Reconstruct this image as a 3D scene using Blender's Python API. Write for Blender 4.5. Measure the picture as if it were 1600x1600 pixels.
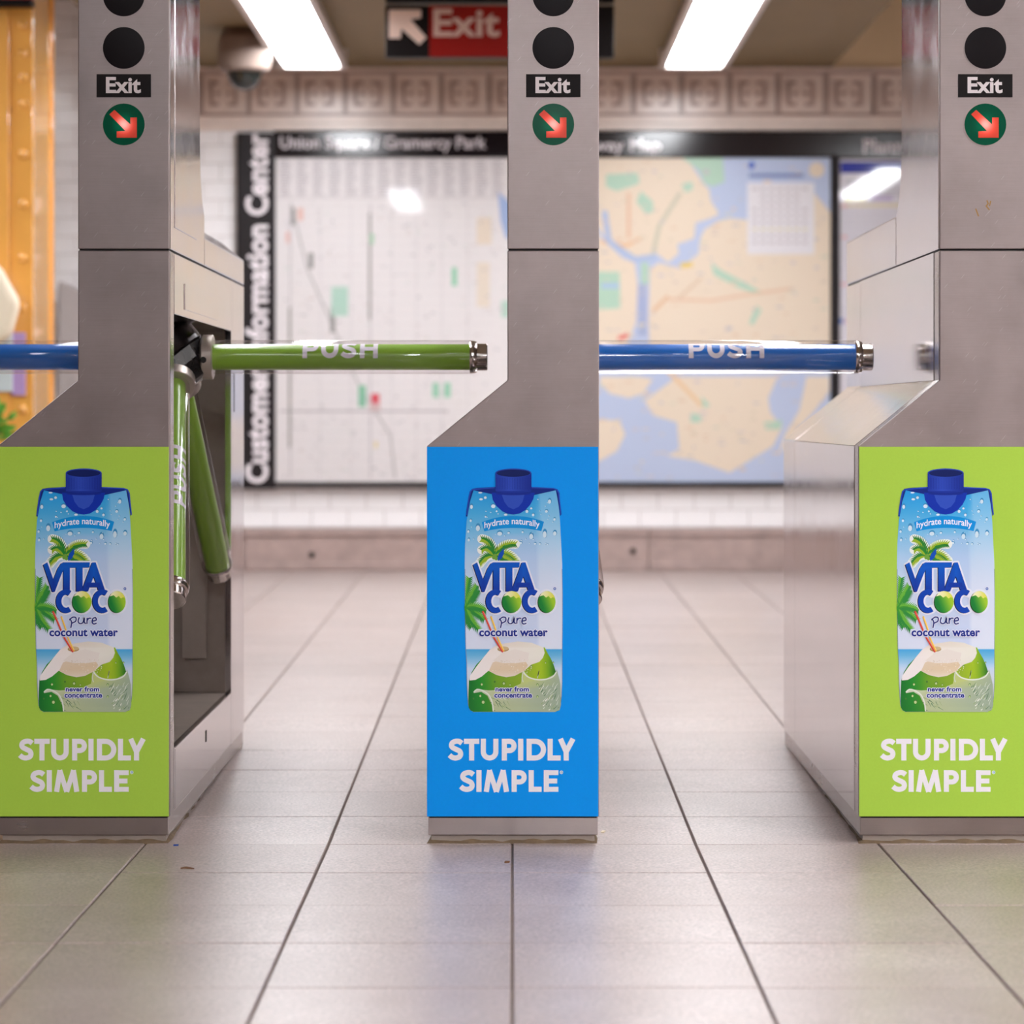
import bpy, math, random
from mathutils import Vector, Matrix
from mathutils.geometry import tessellate_polygon

random.seed(7)
for o in list(bpy.data.objects):
    bpy.data.objects.remove(o)
S = bpy.context.scene
COL = S.collection

# ------------------------------------------------------------------ camera
F = 4400.0                      # focal length in pixels of the 1600 px frame
CAMY, CAMZ, HOR = -4.69, 0.712, 650.0
cam = bpy.data.cameras.new('camera')
cam.sensor_width = 36.0
cam.lens = F / 1600.0 * 36.0
cam.shift_y = -(800.0 - HOR) / 1600.0
cam.clip_end = 100
cam.dof.use_dof = True
cam.dof.focus_distance = 4.72
cam.dof.aperture_fstop = 4.6
cam_o = bpy.data.objects.new('camera', cam)
cam_o.location = (0, CAMY, CAMZ)
cam_o.rotation_euler = (math.pi / 2, 0, 0)
COL.objects.link(cam_o)
S.camera = cam_o

# ------------------------------------------------------------------ world and view
w = bpy.data.worlds.new('world')
S.world = w
w.use_nodes = True
w.node_tree.nodes['Background'].inputs[0].default_value = (0.9, 0.8, 0.75, 1)
w.node_tree.nodes['Background'].inputs[1].default_value = 0.05
S.view_settings.view_transform = 'Standard'
S.view_settings.look = 'None'
S.view_settings.gamma = 1
S.view_settings.use_curve_mapping = False
S.view_settings.exposure = 0.0

LAMP = 26.0                     # brightness of the tubes behind their diffusers
LAMP_COL = (0.965, 0.985, 1.02)
# ceiling fixtures: x, y0, y1, z of diffuser, strength factor; the two behind the camera are added to light the fronts
FIX = [(-0.79, 4.1, 6.5, 2.10, 1.12), (0.72, 4.1, 6.5, 2.10, 1.12),
       (-0.72, 0.3, 2.7, 2.44, 1.0), (0.72, 0.3, 2.7, 2.44, 1.0),
       (3.6, 2.0, 4.4, 2.44, 1.0), (-2.6, 2.0, 4.4, 2.44, 1.0),
       (2.68, -3.5, -0.9, 2.44, 3.5), (0.4, -7.0, -4.6, 2.44, 3.8),
       (3.8, -6.6, -4.2, 2.44, 4.2), (-0.85, -5.0, -2.6, 2.44, 0.7)]

# ------------------------------------------------------------------ helpers
def lin(c):
    def f(v):
        v /= 255.0
        return v / 12.92 if v <= 0.04045 else ((v + 0.055) / 1.055) ** 2.4
    return tuple(f(v) for v in c)

def at(px, py, D):
    return ((px - 800) * D / F, D + CAMY, CAMZ + (HOR - py) * D / F)

def floor_z(y):
    return -0.00795 * y if y < 0 else 0.00977 * y

class MB:
    def __init__(s):
        s.v, s.f, s.c = [], [], []
    def add(s, vs, fs):
        n = len(s.v)
        s.v += [tuple(p) for p in vs]
        s.f += [tuple(i + n for i in f) for f in fs]
    def box(s, x0, x1, y0, y1, z0, z1):
        s.add([(x0, y0, z0), (x1, y0, z0), (x1, y1, z0), (x0, y1, z0),
               (x0, y0, z1), (x1, y0, z1), (x1, y1, z1), (x0, y1, z1)],
              [(0, 3, 2, 1), (4, 5, 6, 7), (0, 1, 5, 4), (1, 2, 6, 5), (2, 3, 7, 6), (3, 0, 4, 7)])
        return s
    def prism(s, poly, y0, y1, axis='y'):
        n = len(poly)
        if axis == 'y':
            a = [(x, y0, z) for x, z in poly]; b = [(x, y1, z) for x, z in poly]
        elif axis == 'x':
            a = [(y0, x, z) for x, z in poly]; b = [(y1, x, z) for x, z in poly]
        else:
            a = [(x, z, y0) for x, z in poly]; b = [(x, z, y1) for x, z in poly]
        fs = [tuple(range(n)), tuple(range(2 * n - 1, n - 1, -1))]
        fs += [(i, (i + 1) % n, n + (i + 1) % n, n + i) for i in range(n)]
        s.add(a + b, fs)
        return s
    def lathe(s, prof, origin=(0, 0, 0), axis=(0, 0, 1), n=32):
        """prof: list of (r, t) along axis"""
        ax = Vector(axis).normalized()
        up = Vector((0, 0, 1)) if abs(ax.z) < 0.9 else Vector((1, 0, 0))
        e1 = ax.cross(up).normalized(); e2 = ax.cross(e1)
        o = Vector(origin); base = len(s.v)
        for r, t in prof:
            for k in range(n):
                a = 2 * math.pi * k / n
                s.v.append(tuple(o + ax * t + (e1 * math.cos(a) + e2 * math.sin(a)) * max(r, 1e-5)))
        for j in range(len(prof) - 1):
            for k in range(n):
                k2 = (k + 1) % n
                s.f.append((base + j * n + k, base + j * n + k2, base + (j + 1) * n + k2, base + (j + 1) * n + k))
        s.f.append(tuple(base + k for k in range(n))[::-1])
        s.f.append(tuple(base + (len(prof) - 1) * n + k for k in range(n)))
        return s
    def cyl(s, p0, p1, r, n=32, ch=0.0):
        p0, p1 = Vector(p0), Vector(p1); L = (p1 - p0).length
        pr = [(r, 0), (r, L)] if ch == 0 else [(r - ch, 0), (r, ch), (r, L - ch), (r - ch, L)]
        return s.lathe(pr, p0, (p1 - p0), n)
    def mesh(s, name, mat=None, smooth=None):
        me = bpy.data.meshes.new(name)
        me.from_pydata(s.v, [], s.f)
        if mat: me.materials.append(mat)
        me.validate()
        import bmesh
        bm = bmesh.new(); bm.from_mesh(me)
        bmesh.ops.recalc_face_normals(bm, faces=bm.faces)
        bm.to_mesh(me); bm.free()
        if smooth is not None:
            me.polygons.foreach_set('use_smooth', [True] * len(me.polygons))
            me.set_sharp_from_angle(angle=math.radians(smooth))
        return me

def link(name, me, parent=None, loc=None, rot=None):
    o = bpy.data.objects.new(name, me)
    COL.objects.link(o)
    if parent: o.parent = parent
    if loc: o.location = loc
    if rot: o.rotation_euler = rot
    return o

def part(name, mb, mat, parent=None, bevel=0, smooth=None):
    o = link(name, mb.mesh(name, mat, smooth), parent)
    if bevel:
        m = o.modifiers.new('bevel', 'BEVEL'); m.width = bevel; m.segments = 2
        m.limit_method = 'ANGLE'; m.angle_limit = math.radians(35)
        m.harden_normals = False
    return o

def tag(o, label=None, cat=None, group=None, kind=None):
    if label: o['label'] = label
    if cat: o['category'] = cat
    if group: o['group'] = group
    if kind: o['kind'] = kind
    return o

def empty(name, loc, label=None, cat=None, group=None, kind=None):
    o = bpy.data.objects.new(name, None)
    o.empty_display_size = 0.1
    COL.objects.link(o); o.location = loc
    return tag(o, label, cat, group, kind)

# ------------------------------------------------------------------ materials
def mat(name, rgb, rough=0.5, metal=0.0, noise=0.0, nscale=20.0, bump=0.0, bscale=200.0, coat=0.0,
        stretch=None, rnoise=0.0, spec=0.5, coord='Object', emis=None, emis_s=0.0):
    m = bpy.data.materials.new(name); m.use_nodes = True
    nt = m.node_tree; b = nt.nodes['Principled BSDF']
    c = lin(rgb) + (1,)
    b.inputs['Base Color'].default_value = c
    b.inputs['Roughness'].default_value = rough
    b.inputs['Metallic'].default_value = metal
    b.inputs['Specular IOR Level'].default_value = spec
    b.inputs['Coat Weight'].default_value = coat
    b.inputs['Coat Roughness'].default_value = 0.05
    if emis:
        b.inputs['Emission Color'].default_value = lin(emis) + (1,)
        b.inputs['Emission Strength'].default_value = emis_s
    if noise or bump or rnoise:
        tc = nt.nodes.new('ShaderNodeTexCoord')
        mp = nt.nodes.new('ShaderNodeMapping')
        nt.links.new(tc.outputs[coord], mp.inputs[0])
        if stretch: mp.inputs['Scale'].default_value = stretch
        if noise or rnoise:
            n = nt.nodes.new('ShaderNodeTexNoise'); n.inputs['Scale'].default_value = nscale
            n.inputs['Detail'].default_value = 6; n.inputs['Roughness'].default_value = 0.62
            nt.links.new(mp.outputs[0], n.inputs['Vector'])
        if noise:
            r = nt.nodes.new('ShaderNodeMapRange')
            r.inputs['From Min'].default_value = 0.3; r.inputs['From Max'].default_value = 0.7
            r.inputs['To Min'].default_value = 1 - noise; r.inputs['To Max'].default_value = 1 + noise
            nt.links.new(n.outputs['Fac'], r.inputs['Value'])
            mx = nt.nodes.new('ShaderNodeVectorMath'); mx.operation = 'SCALE'
            mx.inputs[0].default_value = c[:3]
            nt.links.new(r.outputs[0], mx.inputs['Scale'])
            nt.links.new(mx.outputs[0], b.inputs['Base Color'])
        if rnoise:
            r2 = nt.nodes.new('ShaderNodeMapRange')
            r2.inputs['From Min'].default_value = 0.3; r2.inputs['From Max'].default_value = 0.7
            r2.inputs['To Min'].default_value = max(0.02, rough - rnoise); r2.inputs['To Max'].default_value = rough + rnoise
            nt.links.new(n.outputs['Fac'], r2.inputs['Value'])
            nt.links.new(r2.outputs[0], b.inputs['Roughness'])
        if bump:
            n2 = nt.nodes.new('ShaderNodeTexNoise'); n2.inputs['Scale'].default_value = bscale
            n2.inputs['Detail'].default_value = 4
            nt.links.new(mp.outputs[0], n2.inputs['Vector'])
            bp = nt.nodes.new('ShaderNodeBump'); bp.inputs['Strength'].default_value = bump
            bp.inputs['Distance'].default_value = 0.001
            nt.links.new(n2.outputs['Fac'], bp.inputs['Height'])
            nt.links.new(bp.outputs[0], b.inputs['Normal'])
    return m

def mat_tile(name, rgb, rgb2):
    """terrazzo floor tile: fine speckle, per-tile tone, dull stains"""
    m = bpy.data.materials.new(name); m.use_nodes = True
    nt = m.node_tree; b = nt.nodes['Principled BSDF']
    b.inputs['Roughness'].default_value = 0.33
    tc = nt.nodes.new('ShaderNodeTexCoord'); oi = nt.nodes.new('ShaderNodeObjectInfo')
    geo = nt.nodes.new('ShaderNodeNewGeometry')
    n1 = nt.nodes.new('ShaderNodeTexNoise'); n1.inputs['Scale'].default_value = 210; n1.inputs['Detail'].default_value = 3
    nt.links.new(geo.outputs['Position'], n1.inputs['Vector'])
    r1 = nt.nodes.new('ShaderNodeMapRange'); r1.inputs['From Min'].default_value = 0.3; r1.inputs['From Max'].default_value = 0.7
    r1.inputs['To Min'].default_value = 0.66; r1.inputs['To Max'].default_value = 1.32
    nt.links.new(n1.outputs['Fac'], r1.inputs['Value'])
    n2 = nt.nodes.new('ShaderNodeTexNoise'); n2.inputs['Scale'].default_value = 4.5; n2.inputs['Detail'].default_value = 8
    n2.inputs['Roughness'].default_value = 0.65
    nt.links.new(geo.outputs['Position'], n2.inputs['Vector'])
    mix = nt.nodes.new('ShaderNodeMix'); mix.data_type = 'RGBA'
    mix.inputs['A'].default_value = lin(rgb) + (1,); mix.inputs['B'].default_value = lin(rgb2) + (1,)
    r2 = nt.nodes.new('ShaderNodeMapRange'); r2.inputs['From Min'].default_value = 0.35; r2.inputs['From Max'].default_value = 0.7
    nt.links.new(n2.outputs['Fac'], r2.inputs['Value'])
    nt.links.new(r2.outputs[0], mix.inputs['Factor'])
    r3 = nt.nodes.new('ShaderNodeMapRange'); r3.inputs['To Min'].default_value = 0.94; r3.inputs['To Max'].default_value = 1.05
    nt.links.new(oi.outputs['Random'], r3.inputs['Value'])
    mu = nt.nodes.new('ShaderNodeMath'); mu.operation = 'MULTIPLY'
    nt.links.new(r1.outputs[0], mu.inputs[0]); nt.links.new(r3.outputs[0], mu.inputs[1])
    sc = nt.nodes.new('ShaderNodeVectorMath'); sc.operation = 'SCALE'
    nt.links.new(mix.outputs['Result'], sc.inputs[0]); nt.links.new(mu.outputs[0], sc.inputs['Scale'])
    nt.links.new(sc.outputs[0], b.inputs['Base Color'])
    bp = nt.nodes.new('ShaderNodeBump'); bp.inputs['Strength'].default_value = 0.25; bp.inputs['Distance'].default_value = 0.001
    nt.links.new(n1.outputs['Fac'], bp.inputs['Height']); nt.links.new(bp.outputs[0], b.inputs['Normal'])
    return m

def mat_steel(name, rgb, rough, scale, rn=0.06, scratch=True):
    """brushed stainless steel with smudges and fine scratches"""
    m = bpy.data.materials.new(name); m.use_nodes = True
    nt = m.node_tree; b = nt.nodes['Principled BSDF']
    b.inputs['Metallic'].default_value = 1.0
    geo = nt.nodes.new('ShaderNodeNewGeometry')
    mp = nt.nodes.new('ShaderNodeMapping'); mp.inputs['Scale'].default_value = scale
    nt.links.new(geo.outputs['Position'], mp.inputs[0])
    n1 = nt.nodes.new('ShaderNodeTexNoise'); n1.inputs['Scale'].default_value = 1.0; n1.inputs['Detail'].default_value = 4
    nt.links.new(mp.outputs[0], n1.inputs['Vector'])
    n2 = nt.nodes.new('ShaderNodeTexNoise'); n2.inputs['Scale'].default_value = 9; n2.inputs['Detail'].default_value = 7
    n2.inputs['Roughness'].default_value = 0.65
    nt.links.new(geo.outputs['Position'], n2.inputs['Vector'])
    ad = nt.nodes.new('ShaderNodeMath'); ad.operation = 'MULTIPLY_ADD'
    ad.inputs[1].default_value = 0.35
    nt.links.new(n1.outputs['Fac'], ad.inputs[0]); nt.links.new(n2.outputs['Fac'], ad.inputs[2])
    r = nt.nodes.new('ShaderNodeMapRange'); r.inputs['From Min'].default_value = 0.45; r.inputs['From Max'].default_value = 0.9
    r.inputs['To Min'].default_value = rough - rn; r.inputs['To Max'].default_value = rough + rn
    nt.links.new(ad.outputs[0], r.inputs['Value']); nt.links.new(r.outputs[0], b.inputs['Roughness'])
    r4 = nt.nodes.new('ShaderNodeMapRange'); r4.inputs['From Min'].default_value = 0.45; r4.inputs['From Max'].default_value = 0.9
    r4.inputs['To Min'].default_value = 0.88; r4.inputs['To Max'].default_value = 1.1
    nt.links.new(ad.outputs[0], r4.inputs['Value'])
    sc = nt.nodes.new('ShaderNodeVectorMath'); sc.operation = 'SCALE'; sc.inputs[0].default_value = lin(rgb)
    nt.links.new(r4.outputs[0], sc.inputs['Scale'])
    nt.links.new(sc.outputs[0], b.inputs['Base Color'])
    if scratch:
        # sparse thin scratches: a stretched voronoi edge, kept where a second noise allows
        mp2 = nt.nodes.new('ShaderNodeMapping'); mp2.inputs['Rotation'].default_value = (0.0, 0.9, 0.0)
        nt.links.new(geo.outputs['Position'], mp2.inputs[0])
        mp3 = nt.nodes.new('ShaderNodeMapping'); mp3.inputs['Scale'].default_value = (9, 9, 190)
        nt.links.new(mp2.outputs[0], mp3.inputs[0])
        v = nt.nodes.new('ShaderNodeTexVoronoi'); v.feature = 'F1'; v.inputs['Scale'].default_value = 1.5
        nt.links.new(mp3.outputs[0], v.inputs['Vector'])
        lt = nt.nodes.new('ShaderNodeMath'); lt.operation = 'LESS_THAN'; lt.inputs[1].default_value = 0.075
        nt.links.new(v.outputs['Distance'], lt.inputs[0])
        mx = nt.nodes.new('ShaderNodeMix'); mx.data_type = 'RGBA'
        mul = nt.nodes.new('ShaderNodeMath'); mul.operation = 'MULTIPLY'; mul.inputs[1].default_value = 0.22
        nt.links.new(lt.outputs[0], mul.inputs[0]); nt.links.new(mul.outputs[0], mx.inputs['Factor'])
        nt.links.new(sc.outputs[0], mx.inputs['A']); mx.inputs['B'].default_value = (0.92, 0.9, 0.9, 1)
        nt.links.new(mx.outputs['Result'], b.inputs['Base Color'])
    bp = nt.nodes.new('ShaderNodeBump'); bp.inputs['Strength'].default_value = 0.12; bp.inputs['Distance'].default_value = 0.0006
    nt.links.new(n1.outputs['Fac'], bp.inputs['Height']); nt.links.new(bp.outputs[0], b.inputs['Normal'])
    return m

def mat_clear(name):
    m = bpy.data.materials.new(name); m.use_nodes = True
    nt = m.node_tree; nt.nodes.remove(nt.nodes['Principled BSDF'])
    out = nt.nodes['Material Output']
    t = nt.nodes.new('ShaderNodeBsdfTransparent'); g = nt.nodes.new('ShaderNodeBsdfGlossy')
    t.inputs[0].default_value = (0.96, 0.95, 0.95, 1)
    g.inputs['Roughness'].default_value = 0.08
    lw = nt.nodes.new('ShaderNodeLayerWeight'); lw.inputs['Blend'].default_value = 0.5
    pw = nt.nodes.new('ShaderNodeMath'); pw.operation = 'POWER'; pw.inputs[1].default_value = 4.0
    nt.links.new(lw.outputs['Facing'], pw.inputs[0])
    fr = nt.nodes.new('ShaderNodeMath'); fr.operation = 'MULTIPLY_ADD'; fr.inputs[1].default_value = 0.6; fr.inputs[2].default_value = 0.04
    nt.links.new(pw.outputs[0], fr.inputs[0])
    mx = nt.nodes.new('ShaderNodeMixShader')
    nt.links.new(fr.outputs[0], mx.inputs[0]); nt.links.new(t.outputs[0], mx.inputs[1]); nt.links.new(g.outputs[0], mx.inputs[2])
    nt.links.new(mx.outputs[0], out.inputs[0])
    return m

def mat_print(name, rough=0.35, coat=0.0, gain=1.0):
    m = bpy.data.materials.new(name); m.use_nodes = True
    nt = m.node_tree; b = nt.nodes['Principled BSDF']
    a = nt.nodes.new('ShaderNodeAttribute'); a.attribute_name = 'ink'
    g = nt.nodes.new('ShaderNodeVectorMath'); g.operation = 'SCALE'; g.inputs['Scale'].default_value = gain
    nt.links.new(a.outputs['Color'], g.inputs[0]); nt.links.new(g.outputs[0], b.inputs['Base Color'])
    b.inputs['Roughness'].default_value = rough; b.inputs['Specular IOR Level'].default_value = 0.2
    b.inputs['Coat Weight'].default_value = coat; b.inputs['Coat Roughness'].default_value = 0.03
    return m

def mat_lamp(name, strength):
    m = bpy.data.materials.new(name); m.use_nodes = True
    nt = m.node_tree; nt.nodes.remove(nt.nodes['Principled BSDF'])
    e = nt.nodes.new('ShaderNodeEmission'); e.inputs[0].default_value = LAMP_COL + (1,); e.inputs[1].default_value = strength
    nt.links.new(e.outputs[0], nt.nodes['Material Output'].inputs[0])
    return m

def mat_backlit(name, rgb, edge, core, rad, hotmix=0.0):
    """coloured lens with a bulb glowing behind its middle"""
    m = bpy.data.materials.new(name); m.use_nodes = True
    nt = m.node_tree; b = nt.nodes['Principled BSDF']
    b.inputs['Base Color'].default_value = lin(rgb) + (1,); b.inputs['Roughness'].default_value = 0.25
    tc = nt.nodes.new('ShaderNodeTexCoord')
    ln = nt.nodes.new('ShaderNodeVectorMath'); ln.operation = 'LENGTH'
    nt.links.new(tc.outputs['Object'], ln.inputs[0])
    r = nt.nodes.new('ShaderNodeMapRange'); r.interpolation_type = 'SMOOTHSTEP'
    r.inputs['From Min'].default_value = 0; r.inputs['From Max'].default_value = rad
    r.inputs['To Min'].default_value = core; r.inputs['To Max'].default_value = edge
    nt.links.new(ln.outputs['Value'], r.inputs['Value'])
    hot = nt.nodes.new('ShaderNodeMapRange'); hot.interpolation_type = 'SMOOTHSTEP'
    hot.inputs['From Min'].default_value = 0; hot.inputs['From Max'].default_value = rad * .7
    hot.inputs['To Min'].default_value = hotmix; hot.inputs['To Max'].default_value = 0
    nt.links.new(ln.outputs['Value'], hot.inputs['Value'])
    mx = nt.nodes.new('ShaderNodeMix'); mx.data_type = 'RGBA'
    mx.inputs['A'].default_value = lin(rgb) + (1,); mx.inputs['B'].default_value = (1, .8, .75, 1)
    nt.links.new(hot.outputs[0], mx.inputs['Factor']); nt.links.new(mx.outputs['Result'], b.inputs['Emission Color'])
    nt.links.new(r.outputs[0], b.inputs['Emission Strength'])
    b.inputs['Specular IOR Level'].default_value = 0.15
    return m

M = {}
M['steel_front'] = mat_steel('steel_front', (154, 142, 141), 0.40, (14, 14, 700))
M['steel_side'] = mat_steel('steel_side', (200, 194, 196), 0.12, (500, 4, 4), 0.04, scratch=False)
M['steel_trim'] = mat_steel('steel_trim', (176, 166, 163), 0.24, (20, 20, 400), 0.05, scratch=False)
M['steel_dull'] = mat('steel_dull', (152, 139, 130), 0.42, 0.2, noise=0.12, nscale=16)
M['chrome'] = mat('chrome', (215, 208, 203), 0.18, 1.0, rnoise=0.05, nscale=60)
M['collar_steel'] = mat('collar_steel', (196, 184, 176), 0.38, 0.75, rnoise=0.08, nscale=50)
M['gap'] = mat('gap', (14, 11, 11), 0.8)
M['black_hub'] = mat('black_hub', (14, 12, 13), 0.28, 0.0, rnoise=0.08, nscale=40, spec=0.6)
M['black_ring'] = mat('black_ring', (52, 48, 49), 0.2, 0.9)
M['blue_tube'] = mat('blue_tube', (24, 112, 205), 0.3, coat=0.6)
M['green_tube'] = mat('green_tube', (134, 176, 54), 0.3, coat=0.3)
M['clear'] = mat_clear('clear')
M['white_ink'] = mat('white_ink', (240, 236, 240), 0.45, noise=0.05, nscale=60)
M['panel_blue'] = mat('panel_blue', (0, 148, 242), 0.5, noise=0.02, nscale=300, bump=0.1, bscale=900, spec=0.15)
M['panel_green'] = mat('panel_green', (168, 206, 74), 0.5, noise=0.02, nscale=300, bump=0.1, bscale=900, spec=0.15)
M['print'] = mat_print('print', 0.4)
M['board_print'] = mat_print('board_print', 0.35, coat=1.0, gain=0.8)
M['lens_dark'] = mat('lens_dark', (20, 15, 18), 0.35, spec=0.12)
M['lens_green'] = mat_backlit('lens_green', (0, 78, 54), 0.0, 1.1, 0.026)
M['lens_red'] = mat_backlit('lens_red', (214, 74, 58), 0.1, 1.15, 0.026, 0.5)
M['plate_black'] = mat('plate_black', (20, 15, 16), 0.45, spec=0.15)
M['grime'] = mat('grime', (112, 92, 70), 0.85, noise=0.35, nscale=35, bump=0.6, bscale=90)
M['tile_near'] = mat_tile('tile_near', (180, 163, 159), (164, 145, 140))
M['tile_far'] = mat_tile('tile_far', (177, 162, 157), (169, 152, 146))
M['grout'] = mat('grout', (112, 96, 90), 0.9, noise=0.2, nscale=30)
M['wall_tile'] = mat('wall_tile', (249, 246, 247), 0.16, noise=0.03, nscale=3, bump=0.05, bscale=12)
M['wall_grout'] = mat('wall_grout', (176, 164, 158), 0.9)
M['frieze'] = mat('frieze', (242, 226, 216), 0.25, noise=0.08, nscale=9)
M['frieze_ground'] = mat('frieze_ground', (186, 160, 149), 0.3, noise=0.1, nscale=9)
M['base_stone'] = mat('base_stone', (172, 150, 144), 0.4, noise=0.16, nscale=14)
M['ceiling'] = mat('ceiling', (132, 112, 80), 0.7, noise=0.05, nscale=3)
M['tan_wall'] = mat('tan_wall', (226, 202, 164), 0.7)
M['room_wall'] = mat('room_wall', (205, 190, 180), 0.5, noise=0.05, nscale=4)
M['added_dark_paint'] = mat('added_dark_paint', (70, 58, 52), 0.7, noise=0.1, nscale=4)
M['fixture'] = mat('fixture', (215, 205, 200), 0.4)
M['black_frame'] = mat('black_frame', (24, 18, 21), 0.45, spec=0.3)
M['black_glass'] = mat('black_glass', (24, 18, 21), 0.12, spec=0.5)
M['orange'] = mat('orange', (244, 178, 88), 0.2, noise=0.05, nscale=6, coat=1.0)
M['red_sign'] = mat('red_sign', (190, 22, 30), 0.4)
M['sign_red'] = mat('sign_red', (140, 18, 12), 0.45, spec=0.2)  # red lowered from the sign's own colour for the shade on its face
M['cam_shell'] = mat('cam_shell', (140, 123, 114), 0.5, spec=0.2)
M['cam_cap_shaded'] = mat('cam_cap_shaded', (120, 100, 90), 0.5)  # cap coloured darker than the shell to stand in for shade
M['dome'] = mat('dome', (16, 22, 20), 0.08, coat=0.6)
M['grey_paint'] = mat('grey_paint', (172, 164, 162), 0.5, noise=0.04, nscale=10)
M['cream_paper'] = mat('cream_paper', (244, 230, 205), 0.7)
M['card_white'] = mat('card_white', (214, 226, 230), 0.5)
M['card_purple'] = mat('card_purple', (192, 160, 214), 0.5)
M['leaf'] = mat('leaf', (104, 170, 60), 0.5, noise=0.3, nscale=25)
M['pot'] = mat('pot', (150, 90, 64), 0.6, noise=0.1, nscale=20)
M['wood'] = mat('wood', (130, 96, 66), 0.5, noise=0.2, nscale=12, stretch=(1, 1, 8))
M['litter'] = mat('litter', (120, 80, 50), 0.8)
M['litter_blue'] = mat('litter_blue', (30, 70, 150), 0.6)

# ------------------------------------------------------------------ flat print
class Print:
    """flat coloured layers; tr maps (u, v, layer) to a point"""
    def __init__(s, tr):
        s.tr = tr; s.v = []; s.f = []; s.c = []
    def tri(s, pts, cols, layer, faces):
        n = len(s.v)
        s.k = (getattr(s, 'k', 0) + 1) % 14
        layer = layer + s.k * .03
        for i, (u, v) in enumerate(pts):
            s.v.append(s.tr(u, v, layer))
            s.c.append(lin(cols[i]) if isinstance(cols, list) else lin(cols))
        s.f += [tuple(k + n for k in f) for f in faces]
    def poly(s, pts, col, layer):
        t = tessellate_polygon([[Vector((p[0], p[1], 0)) for p in pts]])
        s.tri(pts, [col(*p) for p in pts] if callable(col) else col, layer, [tuple(x) for x in t])
    def rect(s, u0, v0, u1, v1, col, layer):
        s.poly([(u0, v0), (u1, v0), (u1, v1), (u0, v1)], col, layer)
    def ell(s, cu, cv, ru, rv, col, layer, n=24, a0=0, a1=360):
        pts = [(cu + ru * math.cos(math.radians(a0 + (a1 - a0) * k / n)), cv + rv * math.sin(math.radians(a0 + (a1 - a0) * k / n)))
               for k in range(n if a1 - a0 == 360 else n + 1)]
        s.poly(pts, col, layer)
    def disc(s, cu, cv, ru, rv, colf, layer, n=28, rings=7):
        pts = [(cu, cv)]
        for j in range(1, rings + 1):
            for k in range(n):
                a = 2 * math.pi * k / n
                pts.append((cu + ru * j / rings * math.cos(a), cv + rv * j / rings * math.sin(a)))
        fs = [(0, 1 + k, 1 + (k + 1) % n) for k in range(n)]
        for j in range(rings - 1):
            for k in range(n):
                k2 = (k + 1) % n
                fs.append((1 + j * n + k, 1 + j * n + k2, 1 + (j + 1) * n + k2, 1 + (j + 1) * n + k))
        s.tri(pts, [colf(*p) for p in pts], layer, fs)
    def strips(s, rows, colf, layer, nc=12):
        """rows: list of (v, left, right)"""
        pts = []
        for v, a, b in rows:
            for k in range(nc + 1):
                pts.append((a + (b - a) * k / nc, v))
        fs = []
        for j in range(len(rows) - 1):
            for k in range(nc):
                i = j * (nc + 1) + k
                fs.append((i, i + 1, i + nc + 2, i + nc + 1))
        s.tri(pts, [colf(*p) for p in pts], layer, fs)
    def stroke(s, pts, wd, col, layer, cap=False, w1=None):
        q = [pts[0]]
        for p in pts[1:]:
            if abs(p[0] - q[-1][0]) + abs(p[1] - q[-1][1]) > 1e-4: q.append(p)
        pts = q
        n = len(pts); L = []; R = []
        for i in range(n):
            a = Vector(pts[max(i - 1, 0)]); b = Vector(pts[min(i + 1, n - 1)])
            p = Vector(pts[i])
            if 0 < i < n - 1:
                d1 = (p - a).normalized(); d2 = (b - p).normalized()
                t = (d1 + d2)
                t = t.normalized() if t.length > 1e-6 else d1
                nn = Vector((-t.y, t.x)); k = max(0.45, abs(nn.dot(Vector((-d1.y, d1.x)))))
            else:
                t = (b - a).normalized(); nn = Vector((-t.y, t.x)); k = 1
            wi = wd if w1 is None else wd + (w1 - wd) * i / (n - 1)
            L.append(tuple(p + nn * wi / 2 / k)); R.append(tuple(p - nn * wi / 2 / k))
        s.tri(L + R, col, layer, [(i, i + 1, n + i + 1, n + i) for i in range(n - 1)])
        if cap:
            s.ell(pts[0][0], pts[0][1], wd / 2, wd / 2, col, layer, 12)
            s.ell(pts[-1][0], pts[-1][1], (w1 or wd) / 2, (w1 or wd) / 2, col, layer, 12)
    def outline(s, pts, wd, col, layer, closed=True):
        n = len(pts)
        for i in range(n if closed else n - 1):
            s.stroke([pts[i], pts[(i + 1) % n]], wd, col, layer, True)
        if closed: s.poly(pts, col, layer)
    def text(s, txt, u0, v0, u1, v1, col, layer, bold=0.0, warp=None, halo=None, rot=False):
        vs, fs = text_mesh(txt, bold)
        def put(vs, col, layer):
            pts = []
            for x, y in vs:
                if rot: u = u1 + (u0 - u1) * y; v = v1 + (v0 - v1) * x
                else: u = u0 + (u1 - u0) * x; v = v1 + (v0 - v1) * y
                if warp: u, v = warp(u, v)
                pts.append((u, v))
            s.tri(pts, col, layer, fs)
        put(vs, col, layer)
    def build(s, name, m, parent):
        me = bpy.data.meshes.new(name)
        me.from_pydata(s.v, [], s.f)
        at_ = me.color_attributes.new('ink', 'FLOAT_COLOR', 'POINT')
        flat = []
        for c in s.c: flat += [c[0], c[1], c[2], 1.0]
        at_.data.foreach_set('color', flat)
        me.materials.append(m)
        return link(name, me, parent)

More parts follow.
